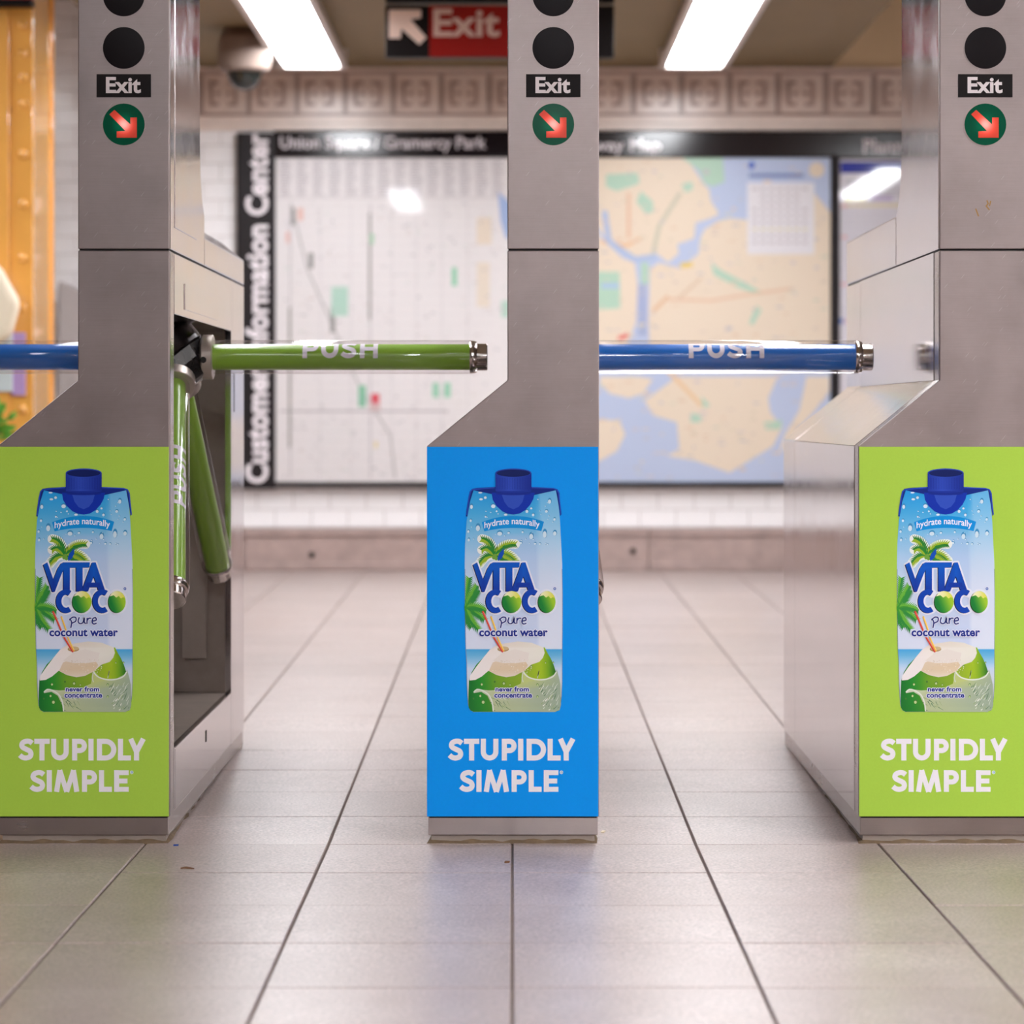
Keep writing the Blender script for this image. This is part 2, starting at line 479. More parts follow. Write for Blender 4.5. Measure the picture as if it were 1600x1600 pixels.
_tx = {}
def text_mesh(txt, bold=0.0):
    """outline of a line of text scaled to the unit box"""
    k = (txt, bold)
    if k not in _tx:
        cu = bpy.data.curves.new('t', 'FONT'); cu.body = txt; cu.size = 1; cu.offset = bold
        cu.resolution_u = 3; cu.fill_mode = 'FRONT'; cu.space_character = 0.97 + bold * 1.5
        o = bpy.data.objects.new('t', cu); COL.objects.link(o)
        bpy.context.view_layer.update()
        dg = bpy.context.evaluated_depsgraph_get()
        me = bpy.data.meshes.new_from_object(o.evaluated_get(dg))
        vs = [(v.co.x, v.co.y) for v in me.vertices]; fs = [tuple(p.vertices) for p in me.polygons]
        x0 = min(v[0] for v in vs); x1 = max(v[0] for v in vs); y0 = min(v[1] for v in vs); y1 = max(v[1] for v in vs)
        _tx[k] = ([((x - x0) / (x1 - x0), (y - y0) / (y1 - y0)) for x, y in vs], fs)
        bpy.data.objects.remove(o); bpy.data.meshes.remove(me); bpy.data.curves.remove(cu)
    return _tx[k]

def crom(pts, n=6):
    P = [Vector(p) for p in pts]; out = []
    for i in range(len(P) - 1):
        p0 = P[max(i - 1, 0)]; p1 = P[i]; p2 = P[i + 1]; p3 = P[min(i + 2, len(P) - 1)]
        for k in range(n):
            t = k / n
            out.append(tuple(0.5 * ((2 * p1) + (p2 - p0) * t + (2 * p0 - 5 * p1 + 4 * p2 - p3) * t * t + (3 * p1 - p0 - 3 * p2 + p3) * t ** 3)))
    out.append(tuple(P[-1]))
    return out

def arc(cx, cy, rx, ry, a0, a1, n=14):
    return [(cx + rx * math.cos(math.radians(a0 + (a1 - a0) * k / n)), cy + ry * math.sin(math.radians(a0 + (a1 - a0) * k / n))) for k in range(n + 1)]

def letter(ch, u0, u1, v0, v1):
    """heavy geometric capitals: list of polylines with their stroke width; v grows downwards"""
    h = v1 - v0; wd = u1 - u0; t = 0.235 * h; r = t / 2
    X = lambda f: u0 + f * wd
    Y = lambda f: v1 - f * h
    if ch == 'S':
        p = [(.90, .79), (.72, .875), (.50, .885), (.27, .82), (.19, .70), (.27, .60), (.50, .515), (.74, .43), (.82, .30), (.73, .17), (.48, .115), (.24, .15), (.06, .25)]
        return [([(X(a), Y(b)) for a, b in crom(p, 4)], t)]
    if ch == 'T': return [([(u0, v0 + r), (u1, v0 + r)], t), ([((u0 + u1) / 2, v0 + r), ((u0 + u1) / 2, v1)], t)]
    if ch == 'U': return [([(u0 + r, v0)] + arc((u0 + u1) / 2, v1 - wd / 2, wd / 2 - r, wd / 2 - r, 180, 0) + [(u1 - r, v0)], t)]
    if ch == 'I': return [([((u0 + u1) / 2, v0), ((u0 + u1) / 2, v1)], wd)]
    if ch == 'P':
        b = 0.66 * h
        return [([(u0 + r, v0), (u0 + r, v1)], t),
                ([(u0 + r, v0 + r), (u1 - b / 2, v0 + r)] + arc(u1 - b / 2, v0 + b / 2, b / 2 - r, b / 2 - r, -90, 90) + [(u0 + r, v0 + b - r)], t)]
    if ch == 'D':
        return [([(u0 + r, v0), (u0 + r, v1)], t),
                ([(u0 + r, v0 + r), (u1 - h / 2, v0 + r)] + arc(u1 - h / 2, (v0 + v1) / 2, h / 2 - r, h / 2 - r, -90, 90) + [(u0 + r, v1 - r)], t)]
    if ch == 'L': return [([(u0 + r, v0), (u0 + r, v1)], t), ([(u0, v1 - r), (u1, v1 - r)], t)]
    if ch == 'Y':
        c = X(.47)
        return [([(u0 + r * 1.15, v0), (c, Y(.40))], t), ([(u1 - r * 1.15, v0), (c, Y(.40))], t), ([(c, Y(.45)), (c, v1)], t)]
    if ch == 'M':
        return [([(X(.235), v0), (u0 + r * .95, v1)], t), ([(X(.225), v0), ((u0 + u1) / 2, v1)], t * .95),
                ([(X(.775), v0), ((u0 + u1) / 2, v1)], t * .95), ([(X(.765), v0), (u1 - r * .95, v1)], t)]
    if ch == 'E': return [([(u0 + r, v0), (u0 + r, v1)], t)] + [([(u0, y), (X(q), y)], t * .95) for y, q in ((v0 + r, 1), ((v0 + v1) / 2, .92), (v1 - r, 1))]
    if ch == 'H': return [([(u0 + r, v0), (u0 + r, v1)], t), ([(u1 - r, v0), (u1 - r, v1)], t), ([(u0 + r, (v0 + v1) / 2), (u1 - r, (v0 + v1) / 2)], t)]

# ------------------------------------------------------------------ room shell
WY = 7.09                        # back wall
floor = part('floor', MB().prism([(-9.5, floor_z(-9.5) - .0028), (0, -.0028), (WY + .2, floor_z(WY) - .0028), (WY + .2, -.3), (-9.5, -.3)], -4.7, 4.7, 'x'), M['grout'])
tag(floor, kind='structure')

TW = 0.305
def tile_mesh(name, m, gx=0.0019, gy=0.0009, t=0.012):
    a, b = TW / 2 - gx, TW / 2 - gy; c = 0.0012
    mb = MB()
    mb.add([(-a, -b, -t), (a, -b, -t), (a, b, -t), (-a, b, -t), (-a, -b, -c), (a, -b, -c), (a, b, -c), (-a, b, -c),
            (-a + c, -b + c, 0), (a - c, -b + c, 0), (a - c, b - c, 0), (-a + c, b - c, 0)],
           [(0, 1, 5, 4), (1, 2, 6, 5), (2, 3, 7, 6), (3, 0, 4, 7), (4, 5, 9, 8), (5, 6, 10, 9), (6, 7, 11, 10), (7, 4, 8, 11), (8, 9, 10, 11)])
    return mb.mesh(name, m)
tn = tile_mesh('tile_near', M['tile_near']); tf = tile_mesh('tile_far', M['tile_far'])
cells = []
for j in range(-12, 24):
    yc = -0.01 + (j + .5) * TW
    if yc + TW / 2 > WY: continue
    for i in range(-15, 15):
        xc = (i + .5) * TW
        D = yc - CAMY
        px = 800 + xc * F / max(D, .1); py = HOR + (CAMZ - floor_z(yc)) * F / max(D, .1)
        vis = D > 2.9 and -260 < px < 1860 and py < 1760
        # hidden below the cabinets
        cells.append((0 if vis else 1, D, xc, yc))
cells.sort()
rest = {0: MB(), 1: MB()}
for k, (h, D, xc, yc) in enumerate(cells):
    far = yc > 1.2
    rx = math.atan(0.00977) if yc > 0 else -math.atan(0.00795)
    if k < 300 and h == 0:
        link('tile', tf if far else tn, floor, (xc, yc, floor_z(yc) + random.uniform(-.0004, .0004)), (rx, 0, 0))
    else:
        a = TW / 2 - .002; n = len(rest[far].v)
        mb = rest[far]
        zl, zh = floor_z(yc) - a * math.tan(rx), floor_z(yc) + a * math.tan(rx)
        mb.add([(xc - a, yc - a, zl), (xc + a, yc - a, zl), (xc + a, yc + a, zh), (xc - a, yc + a, zh),
                (xc - a, yc - a, zl - .011), (xc + a, yc - a, zl - .011), (xc + a, yc + a, zh - .011), (xc - a, yc + a, zh - .011)],
               [(0, 1, 2, 3), (0, 4, 5, 1), (1, 5, 6, 2), (2, 6, 7, 3), (3, 7, 4, 0)])
for far, mb in rest.items():
    if mb.v: tag(part('tile_field', mb, M['tile_far' if far else 'tile_near'], floor), kind='stuff')

WALLZ = 2.17
wall = part('wall_back', MB().box(-4.7, 4.7, WY, WY + .2, -.05, 2.7), M['wall_grout'])
tag(wall, kind='structure')
# glazed tiles
def brick_mesh(wd, h, name, m=None, t=0.006):
    a, b = wd / 2 - .0012, h / 2 - .0012; c = .0016
    mb = MB()
    mb.add([(-a, 0, -b), (a, 0, -b), (a, 0, b), (-a, 0, b), (-a, -t + c, -b), (a, -t + c, -b), (a, -t + c, b), (-a, -t + c, b),
            (-a + c, -t, -b + c), (a - c, -t, -b + c), (a - c, -t, b - c), (-a + c, -t, b - c)],
           [(0, 1, 5, 4), (1, 2, 6, 5), (2, 3, 7, 6), (3, 0, 4, 7), (4, 5, 9, 8), (5, 6, 10, 9), (6, 7, 11, 10), (7, 4, 8, 11), (8, 9, 10, 11)])
    return mb.mesh(name, m or M['wall_tile'])
BH, BW = 0.0762, 0.1524
bt = brick_mesh(BW, BH, 'tile')
field = MB(); ntile = 0
z0 = 0.2445
for r in range(30):
    z = z0 + (r + .5) * BH
    if z + BH / 2 > 2.53: break
    off = BW / 2 if r % 2 else 0
    for i in range(-32, 32):
        x = i * BW + off
        if abs(x) > 4.6: continue
        if z > 1.90 and -1.62 < x: continue            # frieze zone
        px = 800 + x * F / 11.78; py = HOR - (z - CAMZ) * F / 11.78
        behind = -1.0 < x < 1.9 and .50 < z < 1.86
        vis = -40 < px < 1640 and (px < 400 or py > 720) and py > -30
        if behind and not vis: continue
        if vis and ntile < 300:
            ntile += 1
            o = link('tile', bt, wall, (x, WY, z), (random.uniform(-.004, .004), 0, random.uniform(-.004, .004)))
        else:
            a, b = BW / 2 - .0015, BH / 2 - .0015
            field.add([(x - a, WY - .005, z - b), (x + a, WY - .005, z - b), (x + a, WY - .005, z + b), (x - a, WY - .005, z + b),
                       (x - a, WY, z - b), (x + a, WY, z - b), (x + a, WY, z + b), (x - a, WY, z + b)],
                      [(0, 1, 2, 3), (0, 4, 5, 1), (1, 5, 6, 2), (2, 6, 7, 3), (3, 7, 4, 0)])
tag(part('tile_field', field, M['wall_tile'], wall), kind='stuff')

# upper band of painted plaster on the right, relief frieze and mouldings
part('plaster_band', MB().box(-1.6, 4.6, WY - .008, WY, 2.168, 2.53), M['tan_wall'], wall)
FP = 0.2009
def frieze_mesh():
    mb = MB(); a = FP / 2 - .004; h = .187 / 2
    mb.box(-a, a, -.010, 0, -h, h)
    def bar(x0, x1, z0, z1, d=.022): mb.box(x0, x1, -d - .008, -.009, z0, z1)
    e = .013
    bar(-a, a, h - e, h); bar(-a, a, -h, -h + e); bar(-a, -a + e, -h, h, .0215)
    # bracketed ring inside
    q = .058; t = .015
    for sx in (-1, 1):
        x0, x1 = sorted((sx * q, sx * (q - t)))
        bar(x0, x1, -q * .9, q * .9)
        x0, x1 = sorted((sx * q, sx * .018))
        bar(x0, x1, q * .9 - t, q * .9, .0225); bar(x0, x1, -q * .9, -q * .9 + t, .0225)
        x0, x1 = sorted((sx * (q - .028), sx * .012))
        bar(x0, x1, -.008, .008, .02)
    me = mb.mesh('frieze_tile', M['frieze']); me.materials.append(M['frieze_ground'])
    for p in me.polygons:
        if not all(me.vertices[i].co.y > -.0105 for i in p.vertices): p.material_index = 1
    return me
fm = frieze_mesh()
for i in range(-8, 23):
    x = at(950 + 75 * i, 0, 11.78)[0]
    if -1.6 < x - FP / 2 and x < 3.9: link('frieze_tile', fm, wall, (x, WY, 2.058))
for nm, za, zb, d in (('moulding', 1.936, 1.963, .03), ('moulding', 1.905, 1.934, .022), ('moulding', 2.153, 2.168, .03)):
    part(nm, MB().box(-1.6, 4.6, WY - d, WY, za, zb), M['frieze'], wall, .006)
# stone base course
bz = floor_z(WY)
xs = [-4.6, -3.6, -2.75, -1.9, -1.12, -.32, .57, 1.35, 2.2, 3.1, 4.6]
for a, b in zip(xs, xs[1:]):
    o = part('base_stone', MB().prism([(WY - .030, bz), (WY - .030, .200), (WY - .022, .2435), (WY + .01, .2435), (WY + .01, bz)], a + .002, b - .002, 'x'), M['base_stone'], wall, .003)
    o2 = part('base_cap', MB().box(a + .002, b - .002, WY - .040, WY + .01, .212, .2435), M['base_stone'], o, .004)
    o3 = part('base_foot', MB().box(a + .002, b - .002, WY - .036, WY + .01, bz - .004, bz + .03), M['base_stone'], o, .004)
    for px, py in ((487, 867), (989, 861)):
        x, y, z = at(px, py, 11.75)
        if a < x < b: part('bolt_hole', MB().lathe([(.013, 0), (.012, .006)], (x, WY - .029, z), (0, -1, 0), 16), M['gap'], o)

for nm, b in (('wall_left', (-4.9, -4.7, -9.6, WY + .2, -.3, 2.7)), ('wall_right', (4.7, 4.9, -9.6, WY + .2, -.3, 2.7)),
              ('wall_front', (-4.9, 4.9, -9.7, -9.5, -.3, 2.7))):
    o = tag(part(nm, MB().box(*b), M['room_wall']), kind='structure')
    if nm == 'wall_front':      # unseen dark slats, added to darken what the left steel front reflects
        for q in range(22): part('added_dark_slat', MB().box(-4.6, -0.5, -9.5, -9.47, .1 + q * .105, .2 + q * .105), M['added_dark_paint'], o)
ceil = part('ceiling', MB().box(-4.8, 4.8, -9.6, WY + .2, 2.53, 2.75), M['ceiling']); tag(ceil, kind='structure')
part('soffit', MB().box(-1.55, 1.34, 3.1, WY - .001, WALLZ, 2.54), M['ceiling'], ceil, .01)

# ------------------------------------------------------------------ ceiling lights
FLAB = {0: 'long fluorescent ceiling light beside the security camera dome', 1: 'long fluorescent ceiling light to the right of the exit sign'}
for k, (x, y0, y1, z, s) in enumerate(FIX):
    top = WALLZ if z < 2.2 else 2.53
    e = empty('ceiling_light', (x, (y0 + y1) / 2, top), FLAB.get(k, 'fluorescent ceiling light out of sight, in a set partly added to light the turnstile fronts'), 'ceiling light',
              'fluorescent ceiling lights')
    hl = (y1 - y0) / 2; hw = .115; b = z - top
    mb = MB()
    mb.prism([(-hw, 0), (-hw - .02, b - .008), (-hw + .006, b - .008), (-hw + .012, -.006), (hw - .012, -.006), (hw - .006, b - .008), (hw + .02, b - .008), (hw, 0)], -hl, hl)
    part('housing', mb, M['fixture'], e)
    for sy in (-1, 1):
        part('end_cap', MB().box(-hw - .02, hw + .02, sy * hl - .012, sy * hl + .012, b - .008, 0), M['fixture'], e, .003)
    part('diffuser', MB().box(-hw + .008, hw - .008, -hl + .014, hl - .014, b + .006, b + .016), mat_lamp('lamp%d' % k, LAMP * s), e)

# ------------------------------------------------------------------ turnstiles
XL, XR, XP = -.1433, .1433, -.0092          # cabinet left / right, column left edge
ZS, ZK, ZB = .989, .7717, .662              # seam, kink, foot of the slope
YF, YO, YB = .066, 1.025, 1.30
MESH = {}
CX0 = .0017
def A2(u, v, layer):                         # drawing units of the printed carton -> panel face
    px = u / 6.6667 + 680; py = v / 6.6667 + 700
    return ((px - 800) / 938.2 - CX0, -.0026 - .0002 * layer, CAMZ + (HOR - py) / 938.2)
def P2(px, py, layer):
    return ((px - 800) / 938.2 - CX0, -.0026 - .0002 * layer, CAMZ + (HOR - py) / 938.2)
def lerp(a, b, t):
    t = max(0, min(1, t)); return tuple(a[i] + (b[i] - a[i]) * t for i in range(3))
def ramp(stops, t):
    for (t0, c0), (t1, c1) in zip(stops, stops[1:]):
        if t <= t1: return lerp(c0, c1, (t - t0) / (t1 - t0))
    return stops[-1][1]

def carton_prints():
    """(name, Print) pairs of the drink carton picture"""
    out = []
    # ---- body
    P = Print(A2)
    prof = [(440, 400, 1255), (500, 380, 1268), (600, 352, 1285), (760, 328, 1300), (1000, 312, 1312), (1200, 308, 1322), (1500, 308, 1328),
            (1800, 310, 1328), (2093, 316, 1325), (2233, 325, 1325), (2433, 328, 1325), (2583, 335, 1318), (2680, 343, 1306), (2728, 362, 1290), (2748, 400, 1245)]
    rows = []
    for (v0, a0, b0), (v1, a1, b1) in zip(prof, prof[1:]):
        n = max(1, int((v1 - v0) / 60))
        for k in range(n): rows.append((v0 + (v1 - v0) * k / n, a0 + (a1 - a0) * k / n, b0 + (b1 - b0) * k / n))
    rows.append(prof[-1])
    rows += [(v, 316, 1325) for v in (2088, 2098)]
    rows.sort()
    def bc(u, v):
        c = ramp([(440, (28, 150, 222)), (700, (74, 172, 226)), (900, (126, 190, 230)), (1150, (172, 204, 236)), (1450, (204, 216, 240)), (2060, (214, 222, 241)),
                  (2092, (214, 222, 241)), (2096, (70, 166, 222)), (2200, (130, 192, 228)), (2310, (206, 218, 240)), (2560, (205, 208, 205)), (2760, (168, 176, 168))], v)
        if u > 1060 and v < 2093: c = lerp(c, (228, 234, 246), .35 * min(1, (u - 1060) / 30))
        elif u > 600 and 900 < v < 2093: c = lerp(c, (178, 196, 232), .4)
        return c
    P.strips(rows, bc, 1, 26)
    P.outline([(r[1] + 3, r[0]) for r in rows[12:]], 5, (120, 140, 170), 1.2, False)
    P.outline([(r[2] - 3, r[0]) for r in rows[12:]], 5, (120, 140, 170), 1.2, False)
    # drops
    rnd = random.Random(3)
    big = [(378, 605, 18, 30), (445, 825, 26, 44), (672, 885, 32, 30), (1000, 912, 25, 40), (1140, 888, 24, 50), (1245, 882, 22, 32), (1190, 550, 20, 32),
           (605, 600, 28, 28), (478, 530, 24, 16), (522, 512, 18, 20), (370, 752, 14, 20), (345, 865, 14, 20), (350, 952, 14, 22), (955, 655, 18, 22),
           (1020, 692, 16, 20), (1158, 655, 18, 20), (1242, 738, 15, 20), (765, 880, 16, 16), (890, 985, 18, 18), (1040, 992, 14, 16), (735, 690, 24, 16),
           (470, 462, 26, 12), (1000, 625, 14, 16), (1090, 995, 12, 14), (640, 655, 12, 14), (525, 712, 12, 14), (910, 872, 13, 15)]
    for _ in range(46):
        big.append((rnd.uniform(360, 1280), rnd.uniform(520, 1010), rnd.uniform(5, 9), rnd.uniform(5, 10)))
    for u, v, a, b in big:
        if 480 < u < 1135 and 720 < v < 860: continue
        if 580 < u < 1040 and v < 680 and b < 11: continue
        P.ell(u + 2, v, a, b, (60, 140, 196), 1.4, 12)
        P.ell(u, v + b * .25, a * .82, b * .7, (208, 228, 242), 1.7, 12)
    out.append(('carton_body', P))
    # ---- cap
    P = Print(A2)
    d0, d1, d2 = (8, 38, 128), (24, 58, 168), (38, 76, 190)
    P.poly([(320, 710), (325, 655), (345, 520), (360, 452), (385, 425), (440, 415), (625, 405), (1000, 405), (1230, 415), (1275, 430), (1295, 470), (1302, 560), (1317, 690), (1302, 708),
            (1286, 600), (1257, 440), (1030, 490), (815, 520), (590, 480), (400, 440), (362, 560), (342, 680), (335, 716)], d0, 2)
    P.stroke([(330, 700), (352, 520), (368, 452), (390, 432), (620, 412)], 10, d2, 2.2)
    P.stroke([(1005, 412), (1230, 420), (1270, 436), (1288, 475), (1310, 695)], 10, d2, 2.2)
    P.poly([(588, 465), (600, 540), (640, 605), (700, 660), (760, 685), (815, 692), (880, 682), (940, 645), (990, 590), (1022, 530), (1037, 465)], (6, 48, 168), 3)
    P.poly([(690, 470), (720, 560), (762, 615), (815, 637), (870, 612), (910, 560), (935, 470)], (44, 78, 186), 3.3)
    P.strips([(v, 628, 1003) for v in (258, 320, 400, 448)], lambda u, v: lerp((16, 40, 140), (44, 76, 188), 1 - abs(u - 780) / 230), 4, 16)
    for k in range(22):
        u = 636 + k * 17
        P.stroke([(u, 310), (u, 430)], 3, (14, 36, 130), 4.2)
    P.ell(815, 448, 188, 18, (20, 48, 150), 3.8)
    P.ell(815, 475, 185, 16, (14, 40, 140), 3.7)
    P.ell(815, 258, 187, 45, (36, 66, 176), 4.5); P.ell(815, 262, 176, 38, (6, 26, 92), 4.8)
    out.append(('carton_cap', P))
    # ---- ribbon
    P = Print(A2)
    bend = lambda u: 62 * ((u - 815) / 320.0) ** 2
    top = [(u, 706 + bend(u)) for u in range(485, 1140, 36)]
    bot = [(u, 832 + bend(u) * .65) for u in range(512, 1112, 33)]
    P.poly(top + bot[::-1], (0, 142, 220), 2.2)
    P.text('hydrate naturally', 512, 748, 1088, 836, (240, 240, 250), 2.8, .012, lambda u, v: (u, v - 22 + bend(u) * .8))
    out.append(('ribbon', P))
    # ---- palms
    def frond(P, p0, pc, p1, wd, cols, layer, nl=11, clip=0):
        spine = [((1 - t) ** 2 * p0[0] + 2 * t * (1 - t) * pc[0] + t * t * p1[0], (1 - t) ** 2 * p0[1] + 2 * t * (1 - t) * pc[1] + t * t * p1[1]) for t in [k / nl for k in range(nl + 1)]]
        P.stroke(spine, 20, cols[0], layer + .4, False, 4)
        for k in range(1, nl + 1):
            a = Vector(spine[k]); b = Vector(spine[k - 1]); d = (a - b).normalized(); n = Vector((-d.y, d.x))
            L = wd * (1 - .55 * abs(k / nl - .45))
            for sgn in (-1, 1):
                tip = a + n * sgn * L + d * L * .75
                if clip: tip.x = max(tip.x, clip)
                P.poly([(max(q_.x, clip), q_.y) for q_ in (b - d * 6, a + d * 8, tip)], cols[1 + (sgn > 0)], layer + .05 * k)
    P = Print(A2)
    halo = (236, 240, 238)
    c0 = (622, 1120)
    fr = [((585, 955), (490, 948)), ((560, 1010), (490, 1060)), ((540, 1090), (462, 1205)), ((700, 985), (832, 1000)), ((740, 1050), (838, 1172)), ((690, 1130), (790, 1188))]
    for pc, p1 in fr:
        sp = [((1 - t) ** 2 * c0[0] + 2 * t * (1 - t) * pc[0] + t * t * p1[0], (1 - t) ** 2 * c0[1] + 2 * t * (1 - t) * pc[1] + t * t * p1[1]) for t in [k / 8 for k in range(9)]]
        for q in sp: P.ell(q[0], q[1], 52, 50, halo, 2.0, 16)
    for i, (pc, p1) in enumerate(fr):
        frond(P, c0, pc, p1, 56, [(36, 132, 48), (150, 180, 44), (44, 128, 46)], 2.4 + .6 * (i % 2), 12)
    for q in ((610, 1140), (636, 1150), (625, 1120)): P.ell(q[0], q[1], 18, 20, (110, 160, 60), 4.2, 14)
    P.poly([(715, 1045), (718, 1095), (695, 1145), (655, 1180), (648, 1150), (662, 1105), (690, 1070)], (10, 76, 178), 4.6)
    c1 = (314, 1668)
    for i, (pc, p1) in enumerate([((328, 1500), (352, 1360)), ((380, 1540), (432, 1440)), ((390, 1580), (440, 1490)), ((420, 1630), (524, 1690)), ((400, 1680), (505, 1785)), ((340, 1770), (445, 1880)), ((325, 1770), (375, 1860))]):
        frond(P, c1, pc, p1, 62, [(60, 150, 50), (104, 178, 60), (46, 138, 60)], 2.3 + .6 * (i % 2), 13, 311)
    out.append(('palm_picture', P))
    # ---- logo
    P = Print(A2)
    V1 = [(395, 1215), (437, 1190), (512, 1400), (515, 1497), (490, 1497)]
    V2 = [(490, 1497), (515, 1497), (578, 1330), (612, 1250), (614, 1190), (582, 1200), (546, 1255), (516, 1330), (496, 1385)]
    BAR = [(600, 1190), (880, 1190), (877, 1242), (600, 1246)]
    I_ = [(605, 1240), (672, 1240), (672, 1492), (605, 1492)]
    T_ = [(738, 1240), (805, 1240), (805, 1492), (738, 1492)]
    A1 = [(903, 1192), (940, 1190), (945, 1270), (862, 1492), (800, 1492), (812, 1440)]
    A2_ = [(905, 1192), (940, 1190), (1035, 1472), (968, 1478), (912, 1310)]
    A3 = [(850, 1400), (985, 1400), (992, 1448), (832, 1448)]
    polys = [V1, V2, BAR, I_, T_, A1, A2_, A3]
    C1 = arc(632, 1594, 76, 96, -58, -302, 22); C2 = arc(1012, 1594, 76, 96, -58, -302, 22)
    hal = (226, 230, 244)
    for p in polys: P.outline(p, 34, hal, 5)
    for c in (C1, C2): P.stroke(c, 92, hal, 5, True)
    for cu, ru in ((798, 102), (1163, 92)): P.ell(cu, 1601, ru + 18, 134, hal, 5, 32)
    sh = (12, 14, 50)
    for p in polys: P.poly([(u - 9, v + 4) for u, v in p], sh, 5.6)
    for c in (C1, C2): P.stroke([(u - 9, v + 4) for u, v in c], 56, sh, 5.6)
    def lc(u, v): return ramp([(1190, (0, 84, 190)), (1300, (2, 92, 200)), (1380, (10, 56, 160)), (1500, (14, 52, 158))], v)
    for p in polys: P.poly(p, lc, 6.2)
    for c in (C1, C2): P.stroke(c, 56, (8, 66, 176), 6.6)
    for cu, ru in ((798, 100), (1163, 90)):
        P.ell(cu - 8, 1606, ru, 113, (24, 40, 24), 6.8, 32)
        P.disc(cu, 1601, ru, 113, lambda u, v, cu=cu, ru=ru: lerp((24, 126, 52), (158, 200, 48), .5 + .75 * ((u - cu) / ru) - .35 * (v - 1601) / 113), 7.3)
        cap = [(cu - .86 * ru, 1545), (cu - .62 * ru, 1512), (cu - .3 * ru, 1492), (cu, 1488), (cu + .4 * ru, 1498), (cu + .74 * ru, 1525), (cu + .93 * ru, 1565),
               (cu + .7 * ru, 1552), (cu + .45 * ru, 1566), (cu + .2 * ru, 1540), (cu - .1 * ru, 1556), (cu - .4 * ru, 1532), (cu - .7 * ru, 1540)]
        P.poly(cap, lambda u, v, cu=cu: lerp((240, 240, 205), (222, 220, 70), (u - cu + 60) / 140), 7.8)
    P.ell(1245, 1464, 14, 15, (20, 70, 170), 6); P.ell(1245, 1464, 7, 8, (190, 205, 235), 6.4)
    out.append(('brand_lettering', P))
    # ---- coconut
    P = Print(A2)
    B = 1333.3
    flesh = [(358, 1087), (362, 1040), (420, 955), (500, 850), (570, 765), (640, 718), (740, 697), (860, 680), (1000, 692), (1128, 742), (1140, 800), (1122, 850), (1085, 893), (1000, 922),
             (930, 985), (830, 1038), (740, 1053), (640, 1030), (555, 985), (485, 1045), (420, 1080)]
    sh_ = lambda pts: [(u, v + B) for u, v in pts]
    rows = [(742, 900, 1140), (800, 700, 1170), (850, 500, 1200), (920, 430, 1232), (1000, 380, 1258), (1087, 352, 1285), (1200, 348, 1305), (1300, 346, 1312), (1370, 350, 1304), (1400, 372, 1288), (1412, 400, 1250)]
    def gc(u, v):
        v -= B
        c = ramp([(346, (22, 112, 44)), (480, (40, 140, 44)), (640, (112, 160, 42)), (900, (140, 172, 48)), (1100, (164, 194, 40)), (1180, (120, 170, 36)), (1250, (40, 112, 36)), (1320, (30, 96, 36))], u)
        return lerp(c, (34, 116, 44), .45 * max(0, (v - 1150) / 250))
    P.strips([(v + B, a, b) for v, a, b in rows], gc, 2, 30)
    spl = [(600, 1412), (592, 1345), (545, 1245), (480, 1205), (400, 1218), (435, 1176), (560, 1190), (760, 1180), (890, 1120), (912, 1010), (888, 930), (860, 870), (890, 862), (935, 1000), (980, 1050), (1060, 1070), (1160, 1065), (1250, 1020), (1265, 970), (1290, 1060), (1305, 1130), (1310, 1340), (1296, 1394), (1250, 1412)]
    P.poly(sh_(spl), lambda u, v: ramp([(400, (206, 214, 196)), (600, (184, 194, 150)), (900, (190, 202, 128)), (1100, (190, 200, 128)), (1250, (176, 192, 160)), (1320, (150, 168, 150))], u), 2.7)
    rnd = random.Random(11)
    for _ in range(70):
        u = rnd.choice([rnd.uniform(560, 760), rnd.uniform(1080, 1300), rnd.uniform(1080, 1300)])
        v = rnd.uniform(1150, 1400); 
        if u < 1000: v = rnd.uniform(1230, 1395)
        L = rnd.uniform(20, 80); a = rnd.uniform(-1.25, -.7) if u > 1000 else rnd.uniform(.4, 1.2)
        q = [(u, v), (u + L * .5 * math.cos(a) + rnd.uniform(-8, 8), v + L * .5 * math.sin(a)), (u + L * math.cos(a), v + L * math.sin(a))]
        if any(not (345 < x < 1305 and y < 1408) for x, y in q): continue
        P.stroke(sh_(q), rnd.uniform(4, 13), rnd.choice([(220, 226, 214), (110, 138, 110), (70, 110, 80), (236, 238, 230), (150, 170, 120)]), 3, False, 2)
    P.stroke(sh_(crom([(405, 1205), (440, 1180), (500, 1195), (560, 1240), (595, 1320), (605, 1400)])), 14, (222, 228, 216), 3.2, True)
    P.stroke(sh_(crom([(870, 870), (900, 930), (915, 990), (960, 1045), (1040, 1075), (1130, 1078), (1220, 1050), (1260, 1000)])), 12, (226, 232, 222), 3.2, True)
    P.stroke(sh_(crom([(915, 1000), (905, 1060), (915, 1100)])), 12, (206, 214, 190), 3.2, True)
    P.stroke(sh_(crom([(1070, 1040), (1080, 990), (1065, 1060)])), 8, (220, 228, 214), 3.2, True)
    for u, v, r in ((485, 1125, 14), (715, 1115, 16), (620, 1100, 10), (470, 1245, 14), (500, 1310, 20), (1065, 1130, 12), (1065, 1255, 12), (1000, 940, 12), (1230, 900, 9), (400, 1275, 8), (1150, 900, 8), (780, 1130, 9)):
        P.ell(u, v + B, r, r * 1.15, (70, 120, 50), 3.3, 12); P.ell(u, v + B + 3, r * .7, r * .8, (196, 214, 150), 3.6, 12)
    def fc(u, v):
        c = ramp([(350, (240, 234, 234)), (560, (238, 230, 226)), (640, (226, 214, 202)), (900, (224, 216, 206)), (1140, (232, 230, 218))], u)
        return c
    P.poly(sh_(flesh), fc, 4)
